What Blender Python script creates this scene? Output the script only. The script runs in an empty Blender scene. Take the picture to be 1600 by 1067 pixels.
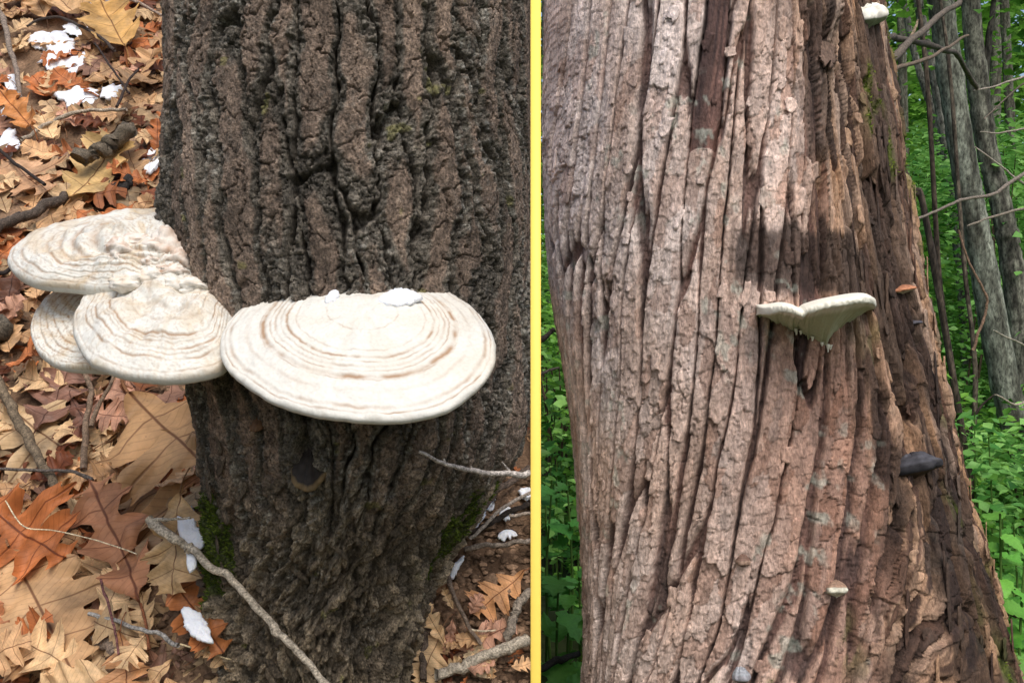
import bpy, math, random
import numpy as np
from mathutils import Vector, Matrix

random.seed(7)
RNG = np.random.default_rng(11)
S = bpy.context.scene
COL = S.collection
R = math.radians

# ------------------------------------------------------------------ camera, sky, sun, exposure
F = 1500.0                       # focal length in photograph pixels (1600 wide)
CZ = 1.3                         # eye height
cam = bpy.data.cameras.new('camera'); camo = bpy.data.objects.new('camera', cam); COL.objects.link(camo)
cam.sensor_width = 36; cam.lens = 36 * F / 1600; cam.clip_start = 0.02; cam.clip_end = 600
camo.location = (0, 0, CZ); camo.rotation_euler = (R(90), 0, 0); S.camera = camo

W = bpy.data.worlds.new('World'); S.world = W; W.use_nodes = True
SUN_EL, SUN_AZ = R(54), R(166)   # azimuth measured clockwise from +Y: the light comes from behind the viewer, a little right
nt = W.node_tree; bg = nt.nodes['Background']
sky = nt.nodes.new('ShaderNodeTexSky'); sky.sky_type = 'NISHITA'; sky.sun_disc = False
sky.sun_elevation = SUN_EL; sky.sun_rotation = SUN_AZ; sky.air_density = 1.2; sky.dust_density = 4.0; sky.ozone_density = 1.0
nt.links.new(sky.outputs[0], bg.inputs[0]); bg.inputs[1].default_value = 0.12
sl = bpy.data.lights.new('sun', 'SUN'); sl.energy = 1.5; sl.angle = R(32); sl.color = (1.0, 0.985, 0.965)
so = bpy.data.objects.new('sun', sl); COL.objects.link(so)
tosun = Vector((math.sin(SUN_AZ) * math.cos(SUN_EL), math.cos(SUN_AZ) * math.cos(SUN_EL), math.sin(SUN_EL)))
so.rotation_euler = (-tosun).to_track_quat('-Z', 'Y').to_euler(); so.location = (0, -3, 6)
S.view_settings.view_transform = 'Standard'; S.view_settings.look = 'None'
S.view_settings.exposure = 0.52; S.view_settings.gamma = 1

# ------------------------------------------------------------------ helpers
def P(px, py, d):
    return np.array([(px - 800) / F * d, d, CZ + (533.5 - py) / F * d])
OFF = {}
def lin(r, g, b):
    f = lambda c: (c / 255 / 12.92) if c / 255 <= 0.04045 else ((c / 255 + 0.055) / 1.055) ** 2.4
    return np.array([f(r), f(g), f(b)])
def build(name, V, Fc, mat=None, parent=None, col=None, vec=None, smooth=True):
    """One mesh object from world-space points; under a parent the points are stored relative to its base."""
    V = np.asarray(V, float)
    off = OFF.get(parent.name, np.zeros(3)) if parent else np.zeros(3)
    me = bpy.data.meshes.new(name)
    V2 = V - off
    Fc = Fc if isinstance(Fc, (list, tuple)) else [Fc]
    Fc = [np.asarray(f, np.int32) for f in Fc if len(f)]
    me.vertices.add(len(V2)); me.vertices.foreach_set('co', V2.astype(np.float32).ravel())
    li = np.concatenate([f.ravel() for f in Fc]); tot = np.concatenate([np.full(len(f), f.shape[1], np.int32) for f in Fc])
    me.loops.add(len(li)); me.loops.foreach_set('vertex_index', li)
    st = np.concatenate([[0], np.cumsum(tot)[:-1]]).astype(np.int32)
    me.polygons.add(len(tot)); me.polygons.foreach_set('loop_start', st); me.polygons.foreach_set('loop_total', tot)
    if smooth: me.polygons.foreach_set('use_smooth', np.ones(len(tot), bool))
    if col is not None:
        a = me.attributes.new('Col', 'FLOAT_COLOR', 'POINT')
        a.data.foreach_set('color', np.concatenate([col, np.ones((len(col), 1))], 1).astype(np.float32).ravel())
    if vec is not None:
        a = me.attributes.new('luv', 'FLOAT_VECTOR', 'POINT'); a.data.foreach_set('vector', np.asarray(vec, np.float32).ravel())
    me.update(calc_edges=True); me.validate()
    o = bpy.data.objects.new(name, me); COL.objects.link(o)
    if mat: me.materials.append(mat)
    if parent: o.parent = parent
    OFF[o.name] = off
    return o
def thing(name, label, cat, loc, group=None):
    o = bpy.data.objects.new(name, None); COL.objects.link(o); o.location = loc; o.empty_display_size = 0.05
    OFF[o.name] = np.array(loc, float); tag(o, label, cat, group); return o
def tag(o, label=None, cat=None, group=None, kind=None):
    if label: o['label'] = label
    if cat: o['category'] = cat
    if group: o['group'] = group
    if kind: o['kind'] = kind
    return o
def grid_faces(nr, nc, wrap=False):
    i = np.arange(nr - 1)[:, None]; j = np.arange(nc if wrap else nc - 1)[None, :]
    j2 = (j + 1) % nc
    a = i * nc + j; b = i * nc + j2; c = (i + 1) * nc + j2; d = (i + 1) * nc + j
    return np.stack([a, b, c, d], -1).reshape(-1, 4)
# ---- noise
def h2(ix, iy, s):
    ix = ix.astype(np.int64); iy = iy.astype(np.int64)
    n = (ix * 374761393 + iy * 668265263 + s * 1442695041) & 0xFFFFFFFF
    n = ((n ^ (n >> 13)) * 1274126177) & 0xFFFFFFFF
    n = ((n ^ (n >> 16)) * 2246822519) & 0xFFFFFFFF
    return ((n ^ (n >> 15)) & 0xFFFFFF) / float(0x1000000)
def vn(x, y, s=0):
    ix = np.floor(x); iy = np.floor(y); fx = x - ix; fy = y - iy
    fx = fx * fx * fx * (fx * (fx * 6 - 15) + 10); fy = fy * fy * fy * (fy * (fy * 6 - 15) + 10)
    a = h2(ix, iy, s); b = h2(ix + 1, iy, s); c = h2(ix, iy + 1, s); d = h2(ix + 1, iy + 1, s)
    return (a + (b - a) * fx) * (1 - fy) + (c + (d - c) * fx) * fy
def fbm(x, y, o=4, s=0):
    t = 0; a = 0.5; n = 0
    for k in range(o):
        t = t + a * (vn(x, y, s + k * 17) - 0.5) * 2; n += a; x = x * 2.03 + 5.1; y = y * 2.03 + 3.7; a *= 0.5
    return t / n
def voro(x, y, s=0, jit=0.9):
    """F1, F2, random id of the nearest cell, and the offset to its centre"""
    ix = np.floor(x); iy = np.floor(y)
    f1 = np.full(x.shape, 9.0); f2 = np.full(x.shape, 9.0); rid = np.zeros(x.shape); dx1 = np.zeros(x.shape); dy1 = np.zeros(x.shape)
    for oy in (-1, 0, 1):
        for ox in (-1, 0, 1):
            cx = ix + ox; cy = iy + oy
            ddx = cx + 0.5 + jit * (h2(cx, cy, s) - 0.5) - x; ddy = cy + 0.5 + jit * (h2(cx, cy, s + 1) - 0.5) - y
            d = np.sqrt(ddx * ddx + ddy * ddy)
            m = d < f1
            f2 = np.where(m, f1, np.minimum(f2, d))
            rid = np.where(m, h2(cx, cy, s + 2), rid); dx1 = np.where(m, ddx, dx1); dy1 = np.where(m, ddy, dy1)
            f1 = np.where(m, d, f1)
    return f1, f2, rid, dx1, dy1
def ss(a, b, x):
    t = np.clip((x - a) / (b - a), 0, 1); return t * t * (3 - 2 * t)
def mix(a, b, t):
    t = np.asarray(t)[..., None]; return a * (1 - t) + b * t

# ------------------------------------------------------------------ materials
def mat(name): 
    m = bpy.data.materials.new(name); m.use_nodes = True
    b = m.node_tree.nodes['Principled BSDF']; return m, m.node_tree, b
def N(t, typ, **kw):
    n = t.nodes.new(typ)
    for k, v in kw.items(): setattr(n, k, v)
    return n
def rough_mat(name, rough=0.9, spec=0.25, bump=0.4, scale=120, stretch=(1, 1, 1), src='attr', rgb=None, var=0.35, detail=6, trans=0.0, coarse=18, dist=.004):
    """procedural colour (attribute / object colour / constant) x noise, with fine bump"""
    m, t, b = mat(name); L = t.links.new
    tc = N(t, 'ShaderNodeTexCoord'); mp = N(t, 'ShaderNodeMapping'); mp.inputs['Scale'].default_value = stretch; L(tc.outputs['Object'], mp.inputs[0])
    n1 = N(t, 'ShaderNodeTexNoise'); n1.inputs['Scale'].default_value = scale; n1.inputs['Detail'].default_value = detail; n1.inputs['Roughness'].default_value = 0.65; L(mp.outputs[0], n1.inputs['Vector'])
    n2 = N(t, 'ShaderNodeTexNoise'); n2.inputs['Scale'].default_value = coarse; n2.inputs['Detail'].default_value = 3; L(mp.outputs[0], n2.inputs['Vector'])
    if src == 'attr': a = N(t, 'ShaderNodeAttribute', attribute_name='Col'); c = a.outputs['Color']
    elif src == 'obj': a = N(t, 'ShaderNodeObjectInfo'); c = a.outputs['Color']
    else:
        a = N(t, 'ShaderNodeRGB'); a.outputs[0].default_value = (*rgb, 1); c = a.outputs[0]
    r1 = N(t, 'ShaderNodeMapRange'); r1.inputs[1].default_value = 0.3; r1.inputs[2].default_value = 0.7; r1.inputs[3].default_value = 1 - var; r1.inputs[4].default_value = 1 + var; L(n1.outputs['Fac'], r1.inputs[0])
    r2 = N(t, 'ShaderNodeMapRange'); r2.inputs[1].default_value = 0.3; r2.inputs[2].default_value = 0.7; r2.inputs[3].default_value = 1 - var * .5; r2.inputs[4].default_value = 1 + var * .5; L(n2.outputs['Fac'], r2.inputs[0])
    mu = N(t, 'ShaderNodeMath', operation='MULTIPLY'); L(r1.outputs[0], mu.inputs[0]); L(r2.outputs[0], mu.inputs[1])
    sc = N(t, 'ShaderNodeVectorMath', operation='SCALE'); L(c, sc.inputs[0]); L(mu.outputs[0], sc.inputs['Scale'])
    L(sc.outputs[0], b.inputs['Base Color']); b.inputs['Roughness'].default_value = rough; b.inputs['Specular IOR Level'].default_value = spec
    if bump:
        bp = N(t, 'ShaderNodeBump'); bp.inputs['Strength'].default_value = bump; bp.inputs['Distance'].default_value = dist
        L(n1.outputs['Fac'], bp.inputs['Height']); L(bp.outputs[0], b.inputs['Normal'])
    if trans:
        tr = N(t, 'ShaderNodeBsdfTranslucent'); L(sc.outputs[0], tr.inputs[0]); ms = N(t, 'ShaderNodeMixShader'); ms.inputs[0].default_value = trans
        L(b.outputs[0], ms.inputs[1]); L(tr.outputs[0], ms.inputs[2]); L(ms.outputs[0], t.nodes['Material Output'].inputs[0])
    return m
M = {}
M['bark_dark'] = rough_mat('furrowed_bark', 0.85, 0.35, 1.0, 300, (1, 1, .8), var=0.85, coarse=90, dist=.008)
M['bark_pale'] = rough_mat('flaky_bark', 0.85, 0.28, 1.0, 210, (1, 1, .45), var=0.45, coarse=60, dist=.005)
M['bracket'] = rough_mat('bracket_flesh', 0.7, 0.3, 0.25, 240, var=0.06, coarse=30)
M['wood'] = rough_mat('twig_bark', 0.85, 0.25, 0.9, 300, (1, 1, 1), src='obj', var=0.75, coarse=110)
M['soil'] = rough_mat('soil', 0.95, 0.1, 0.9, 160, var=0.5, coarse=25)
M['ground'] = rough_mat('forest_soil', 0.95, 0.1, 0.6, 14, src='rgb', rgb=(.035, .045, .018), var=0.5, coarse=2)
M['moss'] = rough_mat('moss', 0.9, 0.2, 0.3, 300, src='attr', var=0.5, coarse=60)
M['paint'] = rough_mat('yellow_paint', 0.5, 0.3, 0.03, 60, src='rgb', rgb=(.93, .66, .12), var=0.02, coarse=5)
M['green'] = rough_mat('green_leaf', 0.5, 0.35, 0.15, 60, src='attr', var=0.15, coarse=10, trans=0.42)
M['tree_bark'] = rough_mat('lichen_bark', 0.9, 0.2, 1.0, 70, (1, 1, .4), src='attr', var=0.9, coarse=30)
def snow_mat():
    m, t, b = mat('old_snow'); L = t.links.new
    b.inputs['Base Color'].default_value = (.78, .80, .84, 1); b.inputs['Roughness'].default_value = .6
    b.inputs['Subsurface Weight'].default_value = .4; b.inputs['Subsurface Radius'].default_value = (.01, .012, .016)
    tc = N(t, 'ShaderNodeTexCoord'); n = N(t, 'ShaderNodeTexNoise'); n.inputs['Scale'].default_value = 260; L(tc.outputs['Object'], n.inputs['Vector'])
    bp = N(t, 'ShaderNodeBump'); bp.inputs['Strength'].default_value = .6; bp.inputs['Distance'].default_value = .003; L(n.outputs['Fac'], bp.inputs['Height']); L(bp.outputs[0], b.inputs['Normal'])
    return m
M['snow'] = snow_mat()
def leaf_mat(name, src):
    m, t, b = mat(name); L = t.links.new
    at = N(t, 'ShaderNodeAttribute', attribute_name='luv'); sp = N(t, 'ShaderNodeSeparateXYZ'); L(at.outputs['Vector'], sp.inputs[0])
    ab = N(t, 'ShaderNodeMath', operation='ABSOLUTE'); L(sp.outputs[1], ab.inputs[0])
    pp = N(t, 'ShaderNodeMath', operation='PINGPONG'); pp.inputs[1].default_value = .125; L(sp.outputs[0], pp.inputs[0])
    m1 = N(t, 'ShaderNodeMapRange'); m1.inputs[1].default_value = .003; m1.inputs[2].default_value = .009; m1.inputs[3].default_value = 1; m1.inputs[4].default_value = 0; L(ab.outputs[0], m1.inputs[0])
    m2 = N(t, 'ShaderNodeMapRange'); m2.inputs[1].default_value = .002; m2.inputs[2].default_value = .007; m2.inputs[3].default_value = .75; m2.inputs[4].default_value = 0; L(pp.outputs[0], m2.inputs[0])
    p3 = N(t, 'ShaderNodeMath', operation='PINGPONG'); p3.inputs[1].default_value = .02; 
    ad = N(t, 'ShaderNodeMath', operation='MULTIPLY_ADD'); ad.inputs[1].default_value = .9; L(ab.outputs[0], ad.inputs[0]); L(sp.outputs[0], ad.inputs[2]); L(ad.outputs[0], p3.inputs[0])
    m3 = N(t, 'ShaderNodeMapRange'); m3.inputs[1].default_value = .001; m3.inputs[2].default_value = .005; m3.inputs[3].default_value = .22; m3.inputs[4].default_value = 0; L(p3.outputs[0], m3.inputs[0])
    mx = N(t, 'ShaderNodeMath', operation='MAXIMUM'); L(m1.outputs[0], mx.inputs[0]); L(m2.outputs[0], mx.inputs[1])
    mx2 = N(t, 'ShaderNodeMath', operation='MAXIMUM'); L(mx.outputs[0], mx2.inputs[0]); L(m3.outputs[0], mx2.inputs[1])
    if src == 'obj': a = N(t, 'ShaderNodeObjectInfo'); c = a.outputs['Color']
    else: a = N(t, 'ShaderNodeAttribute', attribute_name='Col'); c = a.outputs['Color']
    tc = N(t, 'ShaderNodeTexCoord'); oi = N(t, 'ShaderNodeObjectInfo')
    n0 = N(t, 'ShaderNodeTexNoise', noise_dimensions='4D'); n0.inputs['Scale'].default_value = 4.5; n0.inputs['Detail'].default_value = 6; n0.inputs['Roughness'].default_value = .62
    sw = N(t, 'ShaderNodeMath', operation='MULTIPLY'); sw.inputs[1].default_value = 40; L(oi.outputs['Random'], sw.inputs[0]); L(sw.outputs[0], n0.inputs['W']); L(at.outputs['Vector'], n0.inputs['Vector'])
    r0 = N(t, 'ShaderNodeMapRange'); r0.inputs[1].default_value = .32; r0.inputs[2].default_value = .7; r0.inputs[3].default_value = .45; r0.inputs[4].default_value = 1.35; L(n0.outputs['Fac'], r0.inputs[0])
    sc = N(t, 'ShaderNodeVectorMath', operation='SCALE'); L(c, sc.inputs[0]); L(r0.outputs[0], sc.inputs['Scale'])
    vo = N(t, 'ShaderNodeTexVoronoi'); vo.inputs['Scale'].default_value = 26; L(at.outputs['Vector'], vo.inputs['Vector'])
    sp2 = N(t, 'ShaderNodeMapRange'); sp2.inputs[1].default_value = .06; sp2.inputs[2].default_value = .14; sp2.inputs[3].default_value = .35; sp2.inputs[4].default_value = 0; L(vo.outputs['Distance'], sp2.inputs[0])
    mx3 = N(t, 'ShaderNodeMath', operation='MAXIMUM'); L(mx2.outputs[0], mx3.inputs[0]); L(sp2.outputs[0], mx3.inputs[1])
    mc = N(t, 'ShaderNodeMix', data_type='RGBA'); L(mx3.outputs[0], mc.inputs['Factor']); L(sc.outputs[0], mc.inputs['A'])
    dk = N(t, 'ShaderNodeVectorMath', operation='MULTIPLY'); dk.inputs[1].default_value = (.34, .25, .22); L(sc.outputs[0], dk.inputs[0]); L(dk.outputs[0], mc.inputs['B'])
    L(mc.outputs['Result'], b.inputs['Base Color']); b.inputs['Roughness'].default_value = .55; b.inputs['Specular IOR Level'].default_value = .35
    hb = N(t, 'ShaderNodeMath', operation='MULTIPLY_ADD'); hb.inputs[1].default_value = .5; L(n0.outputs['Fac'], hb.inputs[0]); L(mx2.outputs[0], hb.inputs[2])
    bp = N(t, 'ShaderNodeBump'); bp.inputs['Strength'].default_value = .45; bp.inputs['Distance'].default_value = .003; L(hb.outputs[0], bp.inputs['Height']); L(bp.outputs[0], b.inputs['Normal'])
    tr = N(t, 'ShaderNodeBsdfTranslucent'); L(mc.outputs['Result'], tr.inputs[0]); ms = N(t, 'ShaderNodeMixShader'); ms.inputs[0].default_value = .18
    L(b.outputs[0], ms.inputs[1]); L(tr.outputs[0], ms.inputs[2]); L(ms.outputs[0], t.nodes['Material Output'].inputs[0])
    return m
M['leaf'] = leaf_mat('dry_leaf', 'obj'); M['leaf_mass'] = leaf_mat('dry_leaf_mass', 'attr')
M['herb'] = rough_mat('herb_leaf', 0.5, 0.35, 0.2, 90, src='obj', var=0.18, coarse=14, trans=0.4)

# ------------------------------------------------------------------ trunk profiles (photograph silhouettes at the axis distance)
LY = np.array([-160, 0, 100, 200, 300, 350, 420, 500, 600, 680, 760, 830, 900, 1000, 1067, 1180, 1300])
LL = np.array([262, 264, 269, 268, 258, 252, 268, 280, 296, 322, 334, 340, 345, 350, 352, 352, 345])
LR = np.array([834, 834, 834, 834, 834, 834, 834, 834, 834, 832, 795, 728, 690, 662, 648, 645, 655])
RY = np.array([-200, 0, 100, 250, 360, 450, 512, 560, 580, 700, 800, 855, 900, 1000, 1067, 1250, 1430, 1500])
RL = np.array([850, 850, 850, 850, 853, 858, 868, 876, 880, 897, 904, 909, 911, 911, 909, 885, 850, 845])
RR = np.array([1350, 1362, 1374, 1394, 1406, 1422, 1438, 1450, 1455, 1478, 1502, 1517, 1532, 1553, 1567, 1615, 1680, 1710])
def prof(py, ys, ls, rs, d):
    l = np.interp(py, ys, ls); r = np.interp(py, ys, rs)
    k = np.arange(-60, 61, 12)
    l = np.mean([np.interp(py + a, ys, ls) for a in k], 0); r = np.mean([np.interp(py + a, ys, rs) for a in k], 0)
    return ((l + r) / 2 - 800) / F * d, (r - l) / 2 / F * d
def left_axis(py):
    d = 1.47 + 0.00013 * np.asarray(py, float); x, r = prof(py, LY, LL, LR, d); return x, d, r
def right_axis(py):
    d = 2.24 + 0 * np.asarray(py, float); x, r = prof(py, RY, RL, RR, d); return x, d, r
def front(ax, px, py, lift=0.0):
    """point of a trunk's smooth surface seen at a photograph pixel"""
    x, d, r = [float(v) for v in ax(np.array([py]))] if False else [float(np.ravel(v)[0]) for v in ax(np.array([float(py)]))]
    dd = d - r
    for _ in range(12):
        q = max(-.999, min(.999, ((px - 800) / F * dd - x) / r)); dd = d - r * math.sqrt(1 - q * q)
    p = P(px, py, dd); n = np.array([q, -math.sqrt(1 - q * q), 0.0]); return p + n * lift, n

def trunk_grid(ax, y0, y1, rows, nf, nb):
    k0 = rows // 14; k1 = rows // 10
    py = np.concatenate([np.linspace(y0, -30, k0, endpoint=False), np.linspace(-30, 1095, rows - k0 - k1), np.linspace(1095, y1, k1 + 1)[1:]])
    th = np.concatenate([np.linspace(R(-108), R(108), nf), np.linspace(R(108), R(252), nb + 2)[1:-1]])
    x, d, r = ax(py)
    z = CZ + (533.5 - py) / F * d
    return py, th, x, d, r, z

# ------------------------------------------------------------------ setting: ground, bank
g = 120.0
grd = build('ground', [(-g, -g, 0), (g, -g, 0), (g, g, 0), (-g, g, 0)], [[(0, 1, 2, 3)]], M['ground']); tag(grd, kind='structure')

BX = 37.0 / F                     # plane of the added divider board through the gap between the trees
def bank_z(X, Y):
    X = np.asarray(X, float); Y = np.asarray(Y, float)
    z = (CZ - .552) + .986 * (Y - 1.55)
    z = z + .20 * np.exp(-((X + .46) / .16) ** 2 - ((Y - 1.70) / .22) ** 2)          # litter piled against the root
    z = z + .05 * np.exp(-((X + .02) / .14) ** 2 - ((Y - 1.75) / .2) ** 2)
    z = z + .03 * fbm(X * 3, Y * 3, 3, 5)
    cap = 1.50 + 4 * ss(-.35, -.75, X) if False else 1.50 + 6 * (1 - ss(-.75, -.35, X))
    z = np.where(z > cap - .15, cap - .15 + .15 * np.tanh((z - cap + .15) / .15), z)
    return np.maximum(z, -0.02 + 0 * z)
def bank_pt(px, py, lift=0.0):
    lo, hi = 0.9, 6.0
    for _ in range(36):
        m = (lo + hi) / 2; p = P(px, py, m)
        if p[2] < bank_z(p[0], p[1]): hi = m
        else: lo = m
    p = P(px, py, lo); return p + np.array([0, -.70, .71]) * lift
BN = Vector((0, -.702, .712)).normalized()
def bank_n(X, Y, e=.05):
    gx = float(bank_z(X + e, Y) - bank_z(X - e, Y)) / (2 * e); gy = float(bank_z(X, Y + e) - bank_z(X, Y - e)) / (2 * e)
    return Vector((-gx, -gy, 1)).normalized()
ny, nx = 300, 240
yy = np.concatenate([np.linspace(.55, 2.4, 200), np.linspace(2.42, 4.6, 100)]); tt = np.linspace(0, 1, nx)
XX = -3.2 + (yy[:, None] * BX - .0075 + 3.2) * tt[None, :] ** .6; YY = np.repeat(yy[:, None], nx, 1)
ZZ = bank_z(XX, YY); ZZ = ZZ + (.012 * fbm(XX * 22, YY * 22, 4, 9) + .006 * fbm(XX * 90, YY * 90, 2, 19)) * (ZZ > 0.01)
sc_ = fbm(XX * 9, YY * 9, 4, 31); bc = mix(lin(84, 66, 52)[None, None], lin(150, 122, 98)[None, None], np.clip(.35 + .9 * sc_, 0, 1))
bank = build('bank', np.stack([XX, YY, ZZ], -1).reshape(-1, 3), grid_faces(ny, nx), M['soil'], col=bc.reshape(-1, 3)); tag(bank, kind='structure')

# ------------------------------------------------------------------ added board in place of the dividing bar between the two trees
def divider():
    d0, d1, hw = 1.15, 4.5, 16.2 / F * 1.15 / 2; b = .0012; dm = .014
    t = thing('added_divider', 'added thin board standing edge-on as the yellow dividing bar between the two tree trunks', 'board', (BX * d0, d0, 0))
    def slab(name, sec, m):
        V = [(BX * (d0 + k) + o, d0 + k, z) for z in (-.3, 1.93) for (o, k) in sec]; n = len(sec)
        Q = [(i, (i + 1) % n, (i + 1) % n + n, i + n) for i in range(n)]
        return build(name, V, [Q, [tuple(range(n))[::-1], tuple(range(n, 2 * n))]], m, t, smooth=False)
    slab('painted_edge', [(-hw + b, 0), (hw - b, 0), (hw, b), (hw, dm), (-hw, dm), (-hw, b)], M['paint'])
    w2 = hw - .0006                                                     # past the post the added board drops to the bank, letting light over
    ds = np.concatenate([[dm + d0, d0 + .05, d0 + .052], np.linspace(d0 + .08, d1, 60)]); V = []
    for i, d in enumerate(ds):
        zt = 1.928 if i < 2 else max(.35, float(bank_z(BX * d - .01, d)) + .05)
        V += [(BX * d - w2, d, -.3), (BX * d - w2, d, zt), (BX * d + w2, d, zt), (BX * d + w2, d, -.3)]
    Q = [(4 * i + j, 4 * i + (j + 1) % 4, 4 * i + 4 + (j + 1) % 4, 4 * i + 4 + j) for i in range(len(ds) - 1) for j in range(4)] + [(3, 2, 1, 0), tuple(4 * len(ds) - 4 + k for k in range(4))]
    p_ = build('bounce_panel', V, [Q], M['wood'], t, smooth=False); p_.color = (*lin(176, 168, 156), 1)  # added board kept pale here to bounce light onto the shaded soil
divider()

# ------------------------------------------------------------------ dark furrowed trunk
def left_trunk():
    rows, nf, nb = 800, 620, 40
    py, th, x, d, r, z = trunk_grid(left_axis, -170, 1290, rows, nf, nb)
    T, Zz = np.meshgrid(th, z); PY = np.repeat(py[:, None], len(th), 1)
    u = T * .27; h = Zz
    low = ss(640, 860, PY)
    uw = u + .034 * fbm(u * 8, h * 6, 3, 1) + .008 * fbm(u * 40, h * 26, 3, 2)
    hw = h + .08 * fbm(u * 12, h * 5, 2, 3)
    # forked long ridges
    f1, f2, rid, dx, dy = voro(uw / .043 + .30 * np.sin(hw * 8), hw / .32, 4)
    e = f2 - f1 + .10 * fbm(u * 70, h * 40, 3, 6)
    # short rotated chunks near the base
    a = .6; ur = uw * math.cos(a) + hw * math.sin(a); hr = -uw * math.sin(a) + hw * math.cos(a)
    g1, g2, gid, gx, gy = voro(ur / .036, hr / .080, 14)
    eg = g2 - g1 + .08 * fbm(u * 80, h * 60, 3, 7)
    k1, k2, kid, kx, ky = voro(uw / .016 + .3 * fbm(u * 120, h * 90, 2, 8), h / .030, 24); ek = ss(0, .14, k2 - k1)
    c1, c2, cid, _, _ = voro(uw / .0062 + .4 * fbm(u * 300, h * 300, 2, 9), h / .0085, 34); ec = ss(0, .3, c2 - c1)
    rough = 1 - ss(.24, .42, e)
    hi = -.0045 * (1 - ss(.0, .40, e)) - .026 * (1 - ss(.0, .09, e)) + .005 * (rid - .5)
    hi += (-.0040 * (1 - ss(0, .10, k2 - k1)) + .0045 * (kid - .5) + .003 * ky) * (.12 + .88 * rough)
    wx = uw + .016 * fbm(u * 20, h * 20, 3, 15); wy = h + .02 * fbm(u * 16, h * 16, 3, 16)
    d1 = np.abs(((wx * 1.0 + wy * .62) / .050) % 1 - .5) * 2; d2 = np.abs(((wx * 1.0 - wy * .58) / .058 + .3) % 1 - .5) * 2
    weave = np.maximum(ss(.45, .75, d1) * ss(-.5, .3, fbm(u * 14, h * 14, 2, 17)), ss(.5, .8, d2) * ss(-.4, .4, fbm(u * 14, h * 14, 2, 18)))
    eg = np.maximum(eg * .6, weave); top_lo = weave
    lo = .016 * weave - .006 * (1 - ss(.0, .2, g2 - g1)) + .006 * (gid - .5) - .004 * (1 - ek) + .005 * (kid - .5)
    D = hi * (1 - low) + (lo - .010 + .30 * hi) * low
    D += (.0030 * (cid - .5) - .0024 * (1 - ec)) * (.15 + .85 * np.maximum(rough, low))
    D += .0034 * fbm(u * 190, h * 150, 3, 40) * (.4 + .6 * rough) + .0022 * fbm(u * 25, h * 18, 3, 41)
    # thin cracks crossing the ridge faces
    q1, q2, _, _, _ = voro(uw / .032 + .35 * fbm(u * 60, h * 60, 3, 44), h / .060 + .3 * fbm(u * 50, h * 50, 2, 45), 47); D -= .006 * (1 - ss(0, .05, q2 - q1)) * (1 - low)
    D += .03 * np.exp(-((T + 1.05) / .22) ** 2) * ss(560, 900, PY) + .03 * np.exp(-((T - .9) / .2) ** 2) * ss(700, 1000, PY)   # root ribs
    # colours: brown ridge faces, grey crumbly flanks, low chunks painted paler to offset their shade, lichen and moss
    n1 = fbm(u * 22, h * 14, 4, 50)
    top = ss(.22, .40, e + .12 * n1)
    c = mix(lin(112, 105, 95)[None, None], lin(134, 116, 102)[None, None], top)
    c = mix(c, mix(lin(112, 101, 85)[None, None], lin(154, 138, 114)[None, None], weave), low * .85)
    c = c * (0.75 + .5 * mix(rid, gid, low) if False else 0.75 + .5 * (rid * (1 - low) + gid * low)[..., None]) * (0.72 + .46 * kid[..., None]) * (.82 + .36 * cid[..., None])
    lich = ss(.12, .5, fbm(u * 170, h * 170, 3, 60)) * ss(-.4, .3, fbm(u * 14, h * 10, 3, 61)) * (.25 + .75 * rough)
    c = mix(c, lin(172, 168, 158)[None, None], lich * .8 * (1 - .5 * low))
    yel = ss(.60, .70, fbm(u * 30, h * 30, 3, 70)); c = mix(c, lin(138, 136, 66)[None, None], yel * .45)
    grn = ss(.1, .5, fbm(u * 18, h * 8, 3, 71)) * ss(-.95, -1.3, T); c = mix(c, lin(96, 98, 62)[None, None], grn * .6)
    mo = np.exp(-((T + .98) / .2) ** 2 - ((PY - 840) / 90) ** 2) + .55 * np.exp(-((T - 1.05) / .22) ** 2 - ((PY - 830) / 120) ** 2)
    mo = ss(.3, .6, mo + .35 * fbm(u * 50, h * 40, 3, 72)); c = mix(c, lin(58, 72, 24)[None, None], mo * .85)
    rr = r[:, None] + D - .004
    V = np.stack([x[:, None] + rr * np.sin(T), d[:, None] - rr * np.cos(T), Zz], -1)
    t = thing('tree', 'dark grey-brown tree with deeply furrowed bark rising from the leaf litter', 'tree', (float(x[-1]), float(d[-1]), .35))
    nt_ = len(th); flip = grid_faces(rows, nt_, True)
    tr = build('trunk', V.reshape(-1, 3), flip[:, ::-1], M['bark_dark'], t, col=c.reshape(-1, 3))
    return t, tr, V, T, PY, mo, D
def rid0(uw): return 0 * uw
LT, LTR, LV, LTH, LPY, LMO, LD = left_trunk()

def tufts(name, parent, pts, nrm, colA, colB, size, per=1):
    """moss: many small pointed blades standing on a surface, one mass"""
    n = len(pts); rnd = RNG.normal(size=(n, 3)) * .55
    dirn = nrm + rnd; dirn /= np.linalg.norm(dirn, axis=1)[:, None]
    side = np.cross(dirn, RNG.normal(size=(n, 3))); side /= np.linalg.norm(side, axis=1)[:, None]
    s = size * RNG.uniform(.5, 1.4, n)[:, None]
    V = np.concatenate([pts - side * s * .28, pts + side * s * .28, pts + dirn * s], 0)
    Fc = np.stack([np.arange(n), np.arange(n) + n, np.arange(n) + 2 * n], 1)
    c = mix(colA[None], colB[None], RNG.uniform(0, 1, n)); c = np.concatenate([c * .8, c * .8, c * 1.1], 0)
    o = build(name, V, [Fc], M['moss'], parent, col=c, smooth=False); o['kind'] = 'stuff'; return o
def grid_normals(V):
    du = np.gradient(V, axis=1); dv = np.gradient(V, axis=0); n = np.cross(du, dv); n /= np.linalg.norm(n, axis=2)[..., None] + 1e-9
    return n
w = (LMO > .5) & (np.abs(LTH) < 1.7); ii = np.argwhere(w); ii = ii[RNG.integers(0, len(ii), 7000)]
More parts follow.
